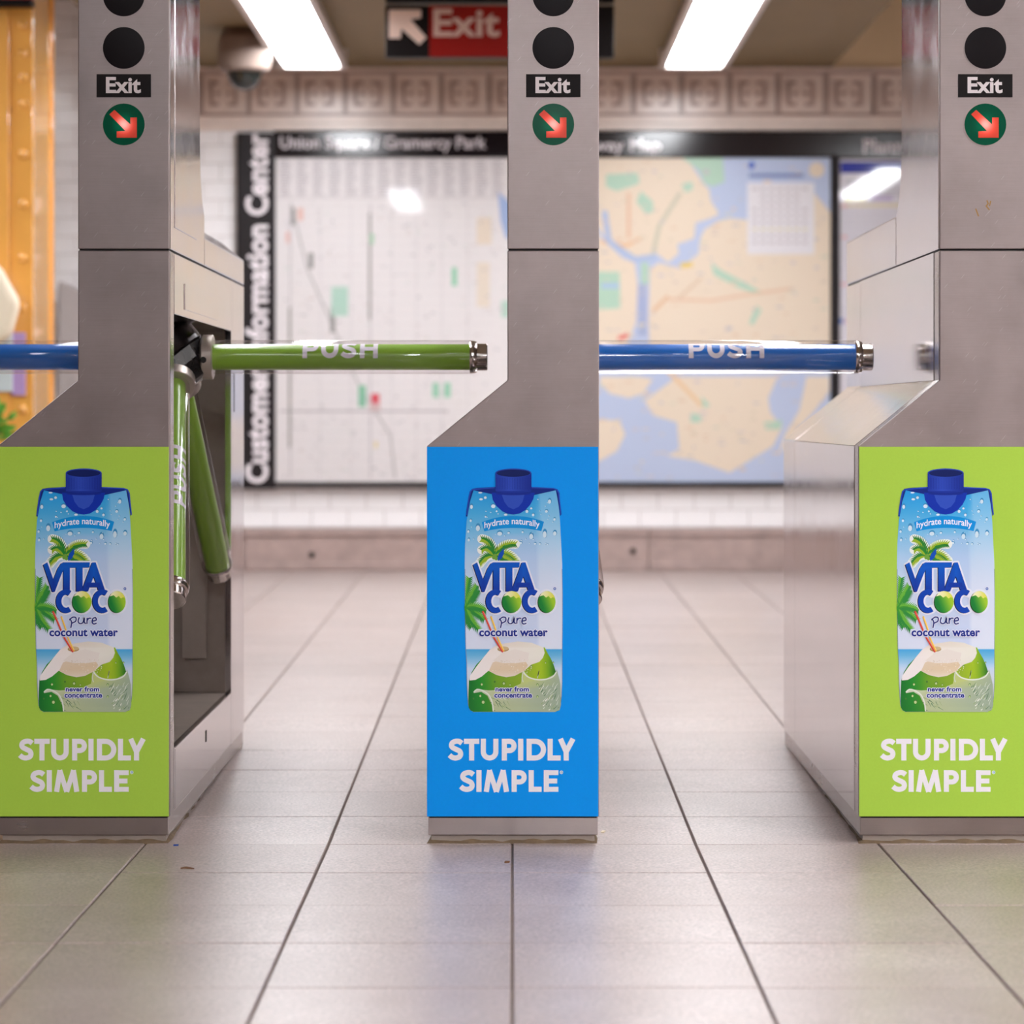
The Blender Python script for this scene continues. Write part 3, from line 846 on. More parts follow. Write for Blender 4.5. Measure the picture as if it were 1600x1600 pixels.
    P.poly(sh_([(560, 985), (600, 900), (700, 855), (850, 850), (950, 900), (965, 930), (930, 985), (830, 1036), (740, 1050), (640, 1028)]), lambda u, v: ramp([(560, (220, 200, 172)), (760, (230, 220, 208)), (970, (220, 198, 164))], u), 4.3)
    P.poly(sh_([(600, 880), (700, 800), (830, 760), (980, 800), (960, 890), (850, 905), (700, 905)]), (230, 222, 214), 4.6)
    P.ell(708, 760 + B, 60, 27, (176, 146, 100), 5, 24); P.ell(712, 752 + B, 54, 20, (206, 182, 140), 5.2, 24)
    for _ in range(60):
        P.ell(rnd.uniform(600, 1000), rnd.uniform(860, 1010) + B, 4, 4, rnd.choice([(238, 234, 230), (206, 190, 168)]), 5, 6)
    P.stroke(sh_([(583, 425), (618, 520), (655, 650), (712, 775)]), 18, (240, 188, 62), 5.6, True)
    P.stroke(sh_([(588, 425), (623, 520), (660, 650), (716, 772)]), 6, (250, 220, 140), 5.8)
    P.stroke(sh_([(497, 372), (528, 440), (605, 625), (700, 785)]), 20, (206, 62, 52), 6.2, True)
    P.stroke(sh_([(503, 372), (534, 440), (611, 625), (706, 785)]), 6, (240, 130, 110), 6.5)
    out.append(('coconut_picture', P))
    # ---- small lettering
    P = Print(A2)
    navy = (26, 42, 120); hal = (230, 232, 246)
    pure = [[(672, 445), (690, 480), (682, 535)], [(668, 455), (700, 428), (733, 432), (732, 468), (692, 490)], [(768, 432), (758, 470), (775, 494), (806, 484), (822, 440), (822, 478), (835, 492)],
            [(852, 438), (850, 492)], [(850, 465), (868, 440), (892, 438)], [(905, 468), (945, 458), (938, 432), (912, 442), (903, 475), (918, 498), (946, 492)]]
    for q in pure: P.stroke(sh_(crom(q)), 26, hal, 7, True)
    for q in pure: P.stroke(sh_(crom(q)), 13, navy, 7.6, True)
    out.append(('script_lettering', P))
    def haloed(txt, u0, v0, u1, v1, bold):
        nonlocal P
        for du, dv in ((-7, 0), (7, 0), (0, -7), (0, 7), (5, 5), (-5, -5)):
            P.text(txt, u0 + du, v0 + dv + B, u1 + du, v1 + dv + B, hal, 7.0, bold)
        P.text(txt, u0, v0 + B, u1, v1 + B, (26, 46, 140), 7.6, bold)
    for nm, a in (('product_lettering', ('coconut water', 458, 550, 1172, 628, .03)), ('claim_lettering', ('never from', 628, 1150, 976, 1202, .03)),
                  ('claim_lettering_line', ('concentrate', 616, 1217, 1008, 1266, .03))):
        P = Print(A2); haloed(*a); out.append((nm, P))
    # ---- slogan, in photograph pixels of the middle panel
    P = Print(P2)
    def sl(txt, spans, y0, y1):
        for ch, (a, b) in zip(txt, spans):
            for pts, t in letter(ch, 640 + a / 5, 640 + b / 5, 1120 + y0 / 5, 1120 + y1 / 5):
                P.stroke(pts, t, (238, 234, 240), 1)
    sl('STUPIDLY', [(305, 420), (425, 545), (556, 694), (720, 836), (848, 888), (914, 1066), (1078, 1180), (1155, 1300)], 170, 340)
    sl('SIMPLE', [(393, 510), (522, 562), (580, 776), (797, 915), (930, 1031), (1048, 1162)], 415, 585)
    P.ell(640 + 1186 / 5, 1120 + 432 / 5, 2.7, 2.7, (238, 234, 240), 1); P.ell(640 + 1186 / 5, 1120 + 432 / 5, 1.9, 1.9, (120, 180, 200), 1.5)
    P.text('R', 640 + 1186 / 5 - .9, 1120 + 432 / 5 - 1.2, 640 + 1186 / 5 + .9, 1120 + 432 / 5 + 1.2, (238, 234, 240), 2)
    out.append(('slogan_lettering', P))
    return out

PRINTS = carton_prints()

HUB = Vector((.083, .545, .8215)); AL = .585
_s = .784; _x = 1 - 1.5 * _s * _s; _y = .866 * _s; _z = math.sqrt(1 - _x * _x - _y * _y)
ARMD = [Vector((1, 0, 0)), Vector((_x, -_y, -_z)), Vector((_x, _y, -_z))]
HAX = Vector((.64, 0, -.768))

def push_print(d, flip=False):
    """lettering wrapped round an arm lying along d"""
    e1 = Vector((0, 0, 1)) if abs(d.z) < .5 else Vector((1, 0, 0))
    e1 = (e1 - d * e1.dot(d)).normalized()          # the side the letters' heads point to
    e2 = d.cross(e1) * (1 if d.cross(e1).y < 0 else -1)
    R = .0244
    def tr(u, v, layer):
        if flip: u = .6247 - u; v = 1 - v
        a = -.10 + (1 - v) * 1.55                     # angle from facing e2 towards e1
        return tuple(d * u + (e2 * math.cos(a) + e1 * math.sin(a)) * (R + .0002 * layer))
    P = Print(tr)
    spans = [(.2427, .272), (.277, .309), (.314, .343), (.349, .382)]
    for ch, (a, b) in zip('PUSH', spans):
        for pts, t in letter(ch, a * 10, b * 10, 0, .36):
            q = []
            for p, r in zip(pts, pts[1:]):           # subdivide so that it follows the curve
                for k in range(4): q.append((p[0] + (r[0] - p[0]) * k / 4, p[1] + (r[1] - p[1]) * k / 4))
            q.append(pts[-1])
            n0 = len(P.v)
            P2_ = Print(lambda u, v, l: (u, v, l)); P2_.stroke(q, t, (236, 230, 240), 1)
            ly = 1 + .3 * (len(P.v) % 5)
            for (u, v, l) in P2_.v: P.v.append(tr(u / 10, v / .36, ly))
            P.c += P2_.c; P.f += [tuple(i + n0 for i in f) for f in P2_.f]
    return P

def turnstile(Xc, colour, label, flip_first=False):
    e = empty('turnstile', (Xc, 0, 0), label, 'turnstile', 'row of steel turnstiles')
    def P(name, mb, m, parent=None, bevel=0.0, smooth=None, key=None):
        k = key or name
        if k not in MESH: MESH[k] = mb().mesh(name, M[m], smooth)
        o = link(name, MESH[k], parent or e)
        if bevel:
            md = o.modifiers.new('bevel', 'BEVEL'); md.width = bevel; md.segments = 2; md.limit_method = 'ANGLE'; md.angle_limit = math.radians(35)
        return o
    prof = [(XR, .0445), (XR, ZS - .0012), (XP, ZS - .0012), (XP, ZK), (XL, ZB), (XL, .0445)]
    P('front_plate', lambda: MB().prism(prof, 0, .012), 'steel_front', bevel=.0016)
    P('front_frame', lambda: MB().prism([(XR - .0008, .0445), (XR - .0008, ZS - .002), (XP + .0008, ZS - .002), (XP + .0008, ZK + .0002), (XL + .0008, ZB), (XL + .0008, .0445)], .013, YF - .0015), 'steel_trim')
    # left hand shell: side sheet, sloping sheet, upper side sheet
    th = .012
    P('side_panel', lambda: MB().box(XL, XL + th, YF, 1.06, .0445, ZB - .0006), 'steel_side', bevel=.001)
    P('sloped_panel', lambda: MB().prism([(XL, ZB), (XP, ZK), (XP + th, ZK - .004), (XP + th, ZK - .018), (XL + th, ZB - .012), (XL + th, ZB - .002)], YF, 1.06), 'steel_side')
    P('upper_side_panel', lambda: MB().box(XP, XP + th, YF, 1.06, ZK + .0006, ZS - .0015), 'steel_side')
    # right hand housing above the arm niche
    P('head_housing', lambda: MB().box(XP + th, XR, YF, YO, .884, ZS - .0015), 'steel_side', bevel=.0015)
    P('access_cover', lambda: MB().box(XR - .001, XR + .0016, .21, .76, .897, .942), 'steel_side', bevel=.0008)
    P('rear_frame', lambda: MB().prism([(XR, .0445), (XR, ZS - .0015), (XP, ZS - .0015), (XP, ZK), (XL, ZB), (XL, .0445)], 1.0615, YB), 'steel_side', bevel=.002)
    P('niche_jamb', lambda: MB().box(XR - .012, XR, YO, 1.0605, .0445, ZS - .0015), 'steel_side')
    P('niche_slot', lambda: MB().box(XR - .001, XR + .0006, 1.085, 1.092, .72, .80), 'gap')
    P('niche_back', lambda: MB().prism([(XR - .012, 1.03), (XP + .013, 1.05), (XP + .013, 1.061), (XR - .012, 1.061)], .15, .884, 'z').prism([(XP + .013, 1.05), (XL + .013, 1.058), (XL + .013, 1.061), (XP + .013, 1.061)], .15, .645, 'z'), 'steel_dull')
    P('niche_floor', lambda: MB().box(XL + .013, XR - .012, YF, 1.03, .135, .150), 'steel_dull')
    P('niche_cover', lambda: MB().box(XR - .10, XR - .05, 1.024, 1.036, .22, .60), 'steel_dull', bevel=.001)
    P('skirt_panel', lambda: MB().box(XR - .011, XR, YF + .012, YO - .002, .0465, .1505), 'steel_side', bevel=.001)
    P('skirt_post', lambda: MB().box(XR - .011, XR - .0004, YF, YF + .0105, .0465, .152), 'steel_side')
    P('skirt_slot', lambda: MB().box(XR - .001, XR + .0006, .55, .566, .105, .126), 'gap')
    # plinth and its grimy bedding
    P('plinth', lambda: MB().box(XL + .0022, XR - .0022, .003, YB, .0135, .0445), 'steel_trim', bevel=.0012, key='plinth')
    P('shadow_gap', lambda: MB().box(XL + .004, XR - .004, .001, .01, .0425, .0452), 'gap')
    P('foot', lambda: MB().box(XL + .007, XR - .007, .007, YB - .01, -.002, .0136), 'steel_dull')
    def grime():
        mb = MB(); rnd = random.Random(5); top, bot = [], []
        pts = [(XL + .004, .004 + k * (YB - .01) / 26) for k in range(26, -1, -1)] + [(XL + .004 + k * (XR - XL - .008) / 16, .004) for k in range(1, 17)] + [(XR - .004, .004 + k * (YB - .01) / 26) for k in range(1, 27)]
        for x, y in pts:
            nx = (-1 if x < XL + .01 else 1 if x > XR - .01 else 0); ny = -1 if y < .01 else 0
            g = rnd.uniform(.001, .007); hgt = rnd.uniform(.002, .007)
            bot.append((x + nx * g, y + ny * g, -.001)); top.append((x - nx * .012, y - ny * .012, hgt + .002))
        n = len(pts); mid = [((a[0] * .55 + b[0] * .45), (a[1] * .55 + b[1] * .45), b[2] * .8) for a, b in zip(bot, top)]
        mb.add(bot + mid + top, [(i, i + 1, n + i + 1, n + i) for i in range(n - 1)] + [(n + i, n + i + 1, 2 * n + i + 1, 2 * n + i) for i in range(n - 1)])
        return mb
    P('grout_bed', grime, 'grime', smooth=60)
    # light tower
    tw = [(.0, ZS + .0012), (.0, 1.56), (.455, 1.56), (.457, 1.20), (.468, 1.15), (.492, 1.11), (.53, 1.082), (.53, ZS + .0012)]
    P('tower_side', lambda: MB().prism([(y + (.012 if y == 0 else 0), z) for y, z in tw], XP, XR, 'x'), 'steel_side', bevel=.002)
    P('tower_face', lambda: MB().box(XP, XR, 0, .0115, ZS + .0012, 1.56), 'steel_front', bevel=.0016)
    P('tower_side_plate', lambda: MB().box(XR - .001, XR + .0014, .07, .40, 1.03, 1.53), 'steel_side', bevel=.0008)
    P('rear_cap', lambda: MB().prism([(XP, ZS + .001), (XP, 1.082), (XR - .05, 1.082), (XR, 1.042), (XR, ZS + .001)], .531, YB), 'steel_side', bevel=.003)
    P('seam_gap', lambda: MB().box(XP + .002, XR - .002, .004, YB - .004, ZS - .002, ZS + .0016), 'gap')
    # lenses
    cx = (XP + XR) / 2
    def lens(py): 
        return CAMZ + (HOR - py) / 938.2
    for k, py in enumerate((-7, 75)):
        o = P('lens_bezel', lambda: MB().lathe([(.0362, 0), (.0362, .0012), (.0345, .0012)], (0, 0, 0), (0, -1, 0), 40), 'steel_front', key='bezel'); o.location = (cx, 0, lens(py))
        o = P('dark_lens', lambda: MB().lathe([(.0348, -.002), (.0348, .0014), (.030, .0018), (0, .0020)], (0, 0, 0), (0, -1, 0), 40), 'lens_dark', smooth=30); o.location = (cx, 0, lens(py))
    o = P('lens_bezel', lambda: None, 'chrome', key='bezel'); o.location = (cx, 0, lens(194.5))
    o = P('green_lens', lambda: MB().lathe([(.0348, -.002), (.0348, .0014), (0, .0016)], (0, 0, 0), (0, -1, 0), 40), 'lens_green'); o.location = (cx, 0, lens(194.5))
    def arrow():
        mb = MB(); k = 1 / 938.2 / 11.43
        pts = [(405, 850), (690, 1110), (690, 985), (805, 985), (805, 1345), (445, 1345), (445, 1235), (600, 1225), (315, 930)]
        mb.prism([((u - 570) * k, -(v - 1108) * k) for u, v in pts], -.0022, -.0016)
        return mb
    P('red_arrow', arrow, 'lens_red', o)
    o = P('exit_plate', lambda: MB().box(-.0453, .0453, -.0012, .001, -.0192, .0192), 'plate_black'); o.location = (cx, 0, lens(134))
    if 'exit' not in MESH:
        pr = Print(lambda u, v, l: (u, -.0014 - .0001 * l, v))
        pr.text('Exit', -.0297, .0145, .0285, -.0127, (222, 214, 216), 1, .03)
        t = pr.build('lettering', M['print'], o); MESH['exit'] = t.data
    else:
        link('lettering', MESH['exit'], o)
    # advert
    pn = P('advert_panel', lambda: MB().box(XL, XR - .0012, -.0024, .0002, .0452, .6608), 'panel_blue' if colour == 'blue' else 'panel_green', bevel=.0006, key='advert_' + colour)
    tag(pn, label='bright %s advert panel with a drink carton and white slogan' % colour)
    for nm, pr in PRINTS:
        if nm not in MESH:
            MESH[nm] = pr.build(nm, M['print'], pn).data
        else:
            link(nm, MESH[nm], pn)
    # tripod
    def hub():
        mb = MB(); mb.lathe([(.050, -.062), (.056, -.056), (.058, -.050), (.053, -.046), (.053, -.036)], HUB, HAX, 40)
        return mb
    P('tripod_hub', hub, 'black_hub', smooth=35)
    P('hub_ring', lambda: MB().lathe([(.060, -.036), (.066, -.032), (.066, .002), (.062, .006)], HUB, HAX, 48), 'black_ring', smooth=25)
    def cone():
        mb = MB(); mb.lathe([(.0655, .006), (.060, .030), (.040, .062), (.028, .066)], HUB, HAX, 9)
        return mb
    P('hub_cone', cone, 'black_hub')
    for k, d in enumerate(ARMD):
        a = P('arm', lambda: MB().cyl(d * .07, d * .556, .0240, 40), colour + '_tube', smooth=40, key='arm%d%s' % (k, colour)); a.location = HUB
        P('clear_sleeve', lambda: MB().lathe([(.0298, .072), (.0312, .074), (.0312, .554), (.0298, .558)], (0, 0, 0), d, 40), 'clear', a, smooth=40, key='sleeve%d' % k)
        P('collar', lambda: MB().lathe([(.030, .050), (.040, .056), (.0416, .057), (.0416, .0745), (.040, .0755), (.030, .0755)], (0, 0, 0), d, 40), 'collar_steel', a, smooth=30, key='collar%d' % k)
        P('end_ring', lambda: MB().lathe([(.0290, .552), (.0305, .556), (.0300, .561), (.0285, .565), (.025, .566)], (0, 0, 0), d, 40), 'chrome', a, smooth=30, key='ring%d' % k)
        P('end_cap', lambda: MB().lathe([(.0245, .560), (.0250, .566), (.0250, .583), (.0235, .585)], (0, 0, 0), d, 40), 'chrome', a, smooth=30, key='cap%d' % k)
        if k == 0: P('collar_screw', lambda: MB().cyl((.061, -.0425, -.006), (.061, -.030, -.006), .006, 16), 'gap', a)
        if k < 2:
            if ('push%d' % k) not in MESH: MESH['push%d' % k] = push_print(d, k == 1).build('lettering', M['print'], a).data
            else: link('lettering', MESH['push%d' % k], a)
    return e

turnstile(.0017, 'blue', 'steel turnstile in the middle with blue advert panel and blue arms')
turnstile(-.7135, 'green', 'steel turnstile left of the blue one, green panel, open niche with green arms')
turnstile(.7211, 'green', 'steel turnstile at the right edge with green panel, polished side facing the blue arm')
rt = [o for o in bpy.data.objects if o.name.startswith('turnstile') and o.location.x > .5][0]
pr = Print(lambda u, v, l: ((u - 800) / 938.2 - .7211, -.0003, CAMZ + (HOR - v) / 938.2))
pr.stroke([(1524.5, 326), (1526, 330), (1529, 338)], 2.2, (150, 116, 70), 0)
pr.stroke([(1542, 313), (1544, 318), (1541, 322), (1546, 328)], 2.2, (150, 116, 70), 0)
pr.stroke([(1548, 314), (1546, 322)], 2.0, (150, 116, 70), 0)
pr.build('paint_mark', M['print'], rt)
turnstile(-1.4305, 'blue', 'turnstile past the left edge, only its dark blue arm in view')

# ------------------------------------------------------------------ information board
DW = 11.74
X0, _, ZT = at(370, 205, DW); ZBt = at(0, 762, DW)[2]; X1 = 2.25
bd = empty('information_board', (at(840, 0, DW)[0], WY, ZBt), 'black framed board of maps with Customer Information Center down its side', 'notice board')
BL = bd.location
def W2(px, py, layer):
    x, y, z = at(px, py, DW); return (x - BL.x, -.046 - .0006 * layer, z - BL.z)
def wbox(px0, py0, px1, py1, d0, d1):
    a = at(px0, py1, DW); b = at(px1, py0, DW)
    return MB().box(a[0] - BL.x, b[0] - BL.x, -d1, -d0, a[2] - BL.z, b[2] - BL.z)
part('backing', wbox(372, 207, 1560, 760, .0, .040), M['black_frame'], bd)
ts = part('title_strip', wbox(370, 208, 430, 764, .0, .058), M['black_frame'], bd, .004)
pr = Print(lambda u, v, l: (lambda p: (p[0], -.0585 - .0006 * l, p[2]))(W2(u, v, 0)))
pr.text('Customer Information Center', 384, 208, 420, 755, (236, 228, 232), 0, .03, rot=True)
pr.build('lettering', M['print'], ts)
for nm, b in (('frame_top', (428, 205, 1560, 247)), ('frame_bottom', (428, 753, 1560, 762)), ('frame_divider', (1298, 240, 1311, 758)), ('frame_edge', (1548, 240, 1560, 758))):
    o = part(nm, wbox(*b, .0, .056), M['black_glass' if nm == 'frame_top' else 'black_frame'], bd, .004)
    if nm == 'frame_top':
        for t in (('Union Square / Gramercy Park', 438, 213, 760, 239), ('Subway Map', 884, 217, 1033, 243), ('Planned', 1348, 218, 1440, 240)):
            pr = Print(lambda u, v, l: (lambda p: (p[0], -.0565 - .0006 * l, p[2]))(W2(u, v, 0)))
            pr.text(*t, (226, 216, 220), 0, .02)
            pr.build('lettering', M['board_print'], o)

# street map
pr = Print(W2); rnd = random.Random(21)
pr.rect(431, 246, 802, 754, (240, 234, 234), 0)
for k in range(14):
    u = 438 + k * 25.5
    for r in range(13):
        pr.rect(u, 251 + r * 4.4, u + rnd.uniform(12, 19), 252.6 + r * 4.4, (176, 168, 178), 1)
pr.rect(432, 309, 802, 310, (190, 180, 185), 1)
for x in (452, 500, 548, 577, 612, 650, 690, 730):
    pr.rect(x, 318, x + (3.4 if x in (452, 577) else 1.2), 748, (216, 210, 213), 1)
for k in range(28):
    y = 322 + k * 15.3
    pr.rect(440, y, 770, y + 1, (228, 222, 223), 1)
pr.stroke([(455, 318), (480, 420), (520, 510), (560, 600), (610, 680), (618, 748)], 3.4, (200, 196, 196), 1.4)
pr.rect(438, 641, 700, 643.5, (186, 178, 184), 1.4)
for (a, b, c, d) in ((455, 325, 461, 352), (576, 333, 580, 500), (451, 480, 455, 700), (482, 395, 490, 420), (516, 480, 524, 520)):
    pr.rect(a, b, c, d, (158, 154, 152), 1.8)
for (a, b, c, d, col) in ((518, 448, 544, 494, (188, 222, 206)), (706, 418, 714, 447, (150, 214, 180)), (676, 598, 686, 621, (158, 216, 186)), (694, 598, 704, 621, (158, 216, 186)),
                          (560, 602, 572, 636, (142, 200, 168)), (580, 615, 593, 630, (228, 90, 100)), (578, 630, 594, 642, (220, 190, 190)), (465, 325, 474, 345, (240, 200, 190)), (447, 362, 453, 380, (240, 196, 190)),
                          (745, 340, 768, 382, (240, 224, 206)), (745, 410, 765, 480, (240, 226, 210)), (578, 365, 584, 382, (170, 214, 180)), (783, 470, 796, 496, (190, 224, 208)), (585, 690, 590, 700, (240, 220, 160))):
    pr.rect(a, b, c, d, col, 2)
pr.poly([(778, 300), (802, 320), (802, 375), (790, 372), (782, 345)], (170, 190, 232), 2)
for _ in range(420):
    u, v = rnd.uniform(440, 795), rnd.uniform(315, 748)
    pr.rect(u, v, u + rnd.uniform(2, 7), v + rnd.uniform(1, 2.4), rnd.choice([(196, 190, 196), (210, 202, 204), (222, 208, 204), (182, 180, 186), (214, 222, 214)]), 2.4)
tag(pr.build('street_map', M['board_print'], bd), label='white street map sheet with faint grey streets')

# transit map: blue water, cream land, green parks
pr = Print(W2)
Wt, La, Gr = (196, 208, 236), (244, 226, 204), (190, 222, 200)
ix = lambda p: [(930 + u / 4.2105, 230 + v / 4.2105) for u, v in p]
jx = lambda p: [(930 + u / 2.667, 180 + v / 2.667) for u, v in p]
pr.rect(806, 246, 1297, 754, Wt, 0)
pr.poly(ix([(-520, 72), (600, 72), (640, 130), (720, 250), (750, 280), (760, 350), (815, 440), (770, 465), (660, 500), (650, 600), (540, 640), (550, 700), (480, 760), (400, 700), (300, 740), (200, 720), (60, 590), (-60, 420), (-520, 380)]), La, 1)
pr.poly(ix([(680, 700), (690, 600), (720, 540), (800, 490), (880, 468), (1010, 480), (1440, 300), (1545, 430), (1545, 1380), (1300, 1440), (360, 1400), (350, 1100), (360, 800), (420, 760), (560, 800)]), La, 1)
pr.poly(ix([(-520, 420), (-80, 440), (40, 600), (180, 730), (260, 760), (280, 900), (270, 1150), (200, 1330), (100, 1400), (-520, 1300)]), La, 1)
pr.poly(jx([(20, 1090), (190, 1090), (240, 1100), (200, 1160), (140, 1180), (60, 1160), (20, 1120)]), La, 1)
pr.poly(jx([(-300, 1260), (30, 1270), (100, 1270), (125, 1330), (90, 1400), (20, 1440), (-300, 1500)]), La, 1)
pr.poly(jx([(205, 1190), (340, 1090), (760, 1090), (720, 1180), (730, 1240), (780, 1300), (740, 1380), (640, 1440), (560, 1490), (420, 1440), (300, 1420), (350, 1390), (340, 1280), (240, 1250)]), La, 1)
pr.poly(jx([(880, 1090), (975, 1090), (975, 1150), (900, 1250), (840, 1310), (760, 1420), (790, 1330), (850, 1230)]), La, 1)
for p in ([(570, 72), (840, 72), (850, 230), (770, 260), (720, 240), (680, 150)], [(300, 290), (380, 360), (380, 430), (330, 435), (270, 360)], [(0, 820), (160, 820), (165, 1060), (0, 1070)],
          [(70, 180), (280, 170), (290, 240), (140, 290), (70, 260)], [(570, 240), (640, 230), (640, 280), (590, 300)], [(300, 760), (350, 760), (350, 900), (300, 900)], [(760, 760), (830, 810), (1110, 960), (1090, 975), (930, 920), (780, 840)],
          [(1060, 1040), (1095, 1070), (1040, 1170), (1010, 1160)]):
    pr.poly(ix(p), Gr, 2)
for p in ([(400, 1240), (440, 1250), (440, 1280), (395, 1280)], [(440, 1170), (480, 1210), (450, 1220)], [(700, 1280), (780, 1270), (770, 1310), (710, 1310)]): pr.poly(jx(p), Gr, 2)
pr.rect(*ix([(40, 895)])[0], *ix([(155, 930)])[0], (180, 205, 235), 3)
for pts, col, wd in (([(220, 300), (220, 600)], (240, 200, 170), 6), ([(380, 700), (420, 520), (560, 300)], (214, 208, 186), 7), ([(480, 1000), (760, 1010), (1000, 970), (1300, 930)], (240, 204, 176), 5), ([(310, 900), (310, 1240)], (176, 186, 222), 14),
                     ([(40, 620), (200, 650), (300, 600)], (244, 196, 150), 5), ([(540, 1000), (700, 860)], (232, 206, 180), 5), ([(60, 420), (90, 620), (260, 740), (400, 720)], (184, 200, 232), 9), ([(150, 1260), (220, 1235)], (236, 120, 112), 7),
                     ([(380, 1080), (480, 980)], (236, 196, 160), 6), ([(340, 1330), (700, 1700)], (244, 206, 160), 6), ([(560, 780), (640, 770)], (240, 208, 110), 8)):
    pr.stroke(ix(pts), wd, col, 3)
for _ in range(330):
    u, v = rnd.uniform(810, 1290), rnd.uniform(250, 748)
    pr.rect(u, v, u + rnd.uniform(3, 13), v + rnd.uniform(1.5, 4), rnd.choice([(226, 208, 196), (214, 204, 212), (236, 206, 180), (206, 200, 204), (228, 214, 190), (216, 216, 196)]), 3.5)
pr.rect(*ix([(1000, 235)])[0], *ix([(1440, 705)])[0], (240, 236, 240), 4)
for k in range(9):
    a = ix([(1030, 270 + k * 44)])[0]; 
    for j in range(7):
        if k in (1, 2) and j in (0, 6): continue
        pr.rect(a[0] + j * 13, a[1], a[0] + j * 13 + 9, a[1] + 3, (200, 190, 196) if k != 6 else (226, 214, 170), 5)
pr.rect(*ix([(1010, 175)])[0], *ix([(1370, 200)])[0], (130, 146, 200), 4)
pr.ell(*ix([(1028, 120)])[0], 5, 6, (70, 110, 210), 4)
pr.ell(*ix([(1455, 150)])[0], 12, 12, La, 3)
tag(pr.build('transit_map', M['board_print'], bd), label='transit map sheet with cream land and pale blue water')

# service notice sheet
pr = Print(W2)
pr.rect(1312, 249, 1548, 752, (236, 232, 240), 0)
pr.rect(1313, 253, 1548, 271, (48, 62, 170), 1)
for k in range(5): pr.rect(1320, 281 + k * 5.5, 1320 + rnd.uniform(60, 200), 283.2 + k * 5.5, (176, 176, 188), 1)
pr.rect(1319, 306, 1352, 314, (228, 224, 90), 1); pr.rect(1362, 306, 1394, 314, (206, 190, 226), 1)
pr.rect(1316, 318, 1420, 324, (240, 228, 200), 1)
for y in (320, 368, 442, 500, 560): pr.rect(1314, y, 1324, y + 5, (240, 190, 196), 1.5)
for k in range(40): pr.rect(1316, 332 + k * 9.5, 1316 + rnd.uniform(60, 210), 334 + k * 9.5, (214, 210, 222), 1)
pr.rect(1312, 498, 1318, 506, (120, 150, 220), 2)
tag(pr.build('service_notice', M['board_print'], bd), label='white service notice with a blue heading bar')

# ------------------------------------------------------------------ hanging exit sign
DS = 9.5
a = at(602, 90, DS); b = at(960, 6, DS)
es = empty('exit_sign', ((a[0] + b[0]) / 2, a[1], WALLZ), 'black and red hanging exit sign with a white arrow', 'sign')
EL = es.location
def ebox(px0, py0, px1, py1, d0, d1):
    p = at(px0, py1, DS); q = at(px1, py0, DS); return MB().box(p[0] - EL.x, q[0] - EL.x, d0, d1, p[2] - EL.z, q[2] - EL.z)
part('lower_plate', ebox(602, 8, 960, 90, 0, .05), M['plate_black'], es, .003)
part('upper_plate', MB().box(a[0] - EL.x, b[0] - EL.x, 0, .05, at(0, 4, DS)[2] - EL.z, 0), M['plate_black'], es, .003)
rp = part('red_field', ebox(671, 9, 888, 89, -.002, .001), M['sign_red'], es)
pr = Print(lambda u, v, l: (at(u, v, DS)[0] - EL.x, -.0028 - .0004 * l, at(u, v, DS)[2] - EL.z))
pr.text('Exit', 677, 14, 781, 58, (206, 176, 166), 0, .025)
pr.build('lettering', M['print'], rp)
pr = Print(lambda u, v, l: (at(u, v, DS)[0] - EL.x, -.0028 - .0004 * l, at(u, v, DS)[2] - EL.z))
k = lambda p: [(580 + u / 4, v / 4) for u, v in p]
pr.poly(k([(112, 62), (312, 62), (312, 112), (245, 122), (345, 235), (300, 280), (190, 180), (182, 240), (112, 240)]), (232, 208, 196), 0)
pr.build('arrow', M['print'], es)

# ------------------------------------------------------------------ security camera
DC = 10.6
p = at(382, 112, DC)
sc = empty('security_camera', (p[0], p[1], WALLZ), 'pale dome security camera hanging from the ceiling beside the left light', 'security camera')
k = DC / F; zt = WALLZ - p[2]
H = lambda py: CAMZ + (HOR - py) * k - WALLZ
part('mount', MB().lathe([(.032, 0), (.032, H(40)), (.030, H(44))], (0, 0, 0), (0, 0, 1), 32), M['cam_cap_shaded'], sc, smooth=30)
part('cap', MB().lathe([(.02, H(30)), (.05, H(36)), (.082, H(50)), (.094, H(60))], (0, 0, 0), (0, 0, 1), 40), M['cam_cap_shaded'], sc, smooth=40)
part('shell', MB().lathe([(.094, H(60)), (.101, H(72)), (.100, H(100)), (.092, H(110)), (.080, H(113))], (0, 0, 0), (0, 0, 1), 48), M['cam_shell'], sc, smooth=40)
part('dome', MB().lathe([(.066 * math.cos(t * math.pi / 20), H(112.5) - .066 * 1.05 * math.sin(t * math.pi / 20)) for t in range(0, 11)], (0, 0, 0), (0, 0, 1), 40), M['dome'], sc, smooth=60)

# ------------------------------------------------------------------ riveted column and what hangs by it
c = empty('steel_column', (-1.75, 4.515, floor_z(4.5)), 'orange painted riveted steel column at the left edge', 'column')
CL = c.location
part('front_flange', MB().box(-1.97 - CL.x, -1.53 - CL.x, 4.31 - CL.y, 4.335 - CL.y, 0, 2.53 - CL.z), M['orange'], c, .004)
part('core', MB().box(-1.965 - CL.x, -1.536 - CL.x, 4.335 - CL.y, 4.695 - CL.y, 0, 2.53 - CL.z), M['orange'], c)
part('rear_flange', MB().box(-1.97 - CL.x, -1.528 - CL.x, 4.69 - CL.y, 4.715 - CL.y, 0, 2.53 - CL.z), M['orange'], c, .004)
part('angle_bar', MB().box(-1.86 - CL.x, -1.605 - CL.x, 4.298 - CL.y, 4.311 - CL.y, 0, 2.53 - CL.z), M['orange'], c, .003)
rm = MB().lathe([(.0165, 0), (.0155, .006), (.0115, .011), (.006, .0135), (0, .014)], (0, 0, 0), (0, -1, 0), 16).mesh('rivet', M['orange'], 60)
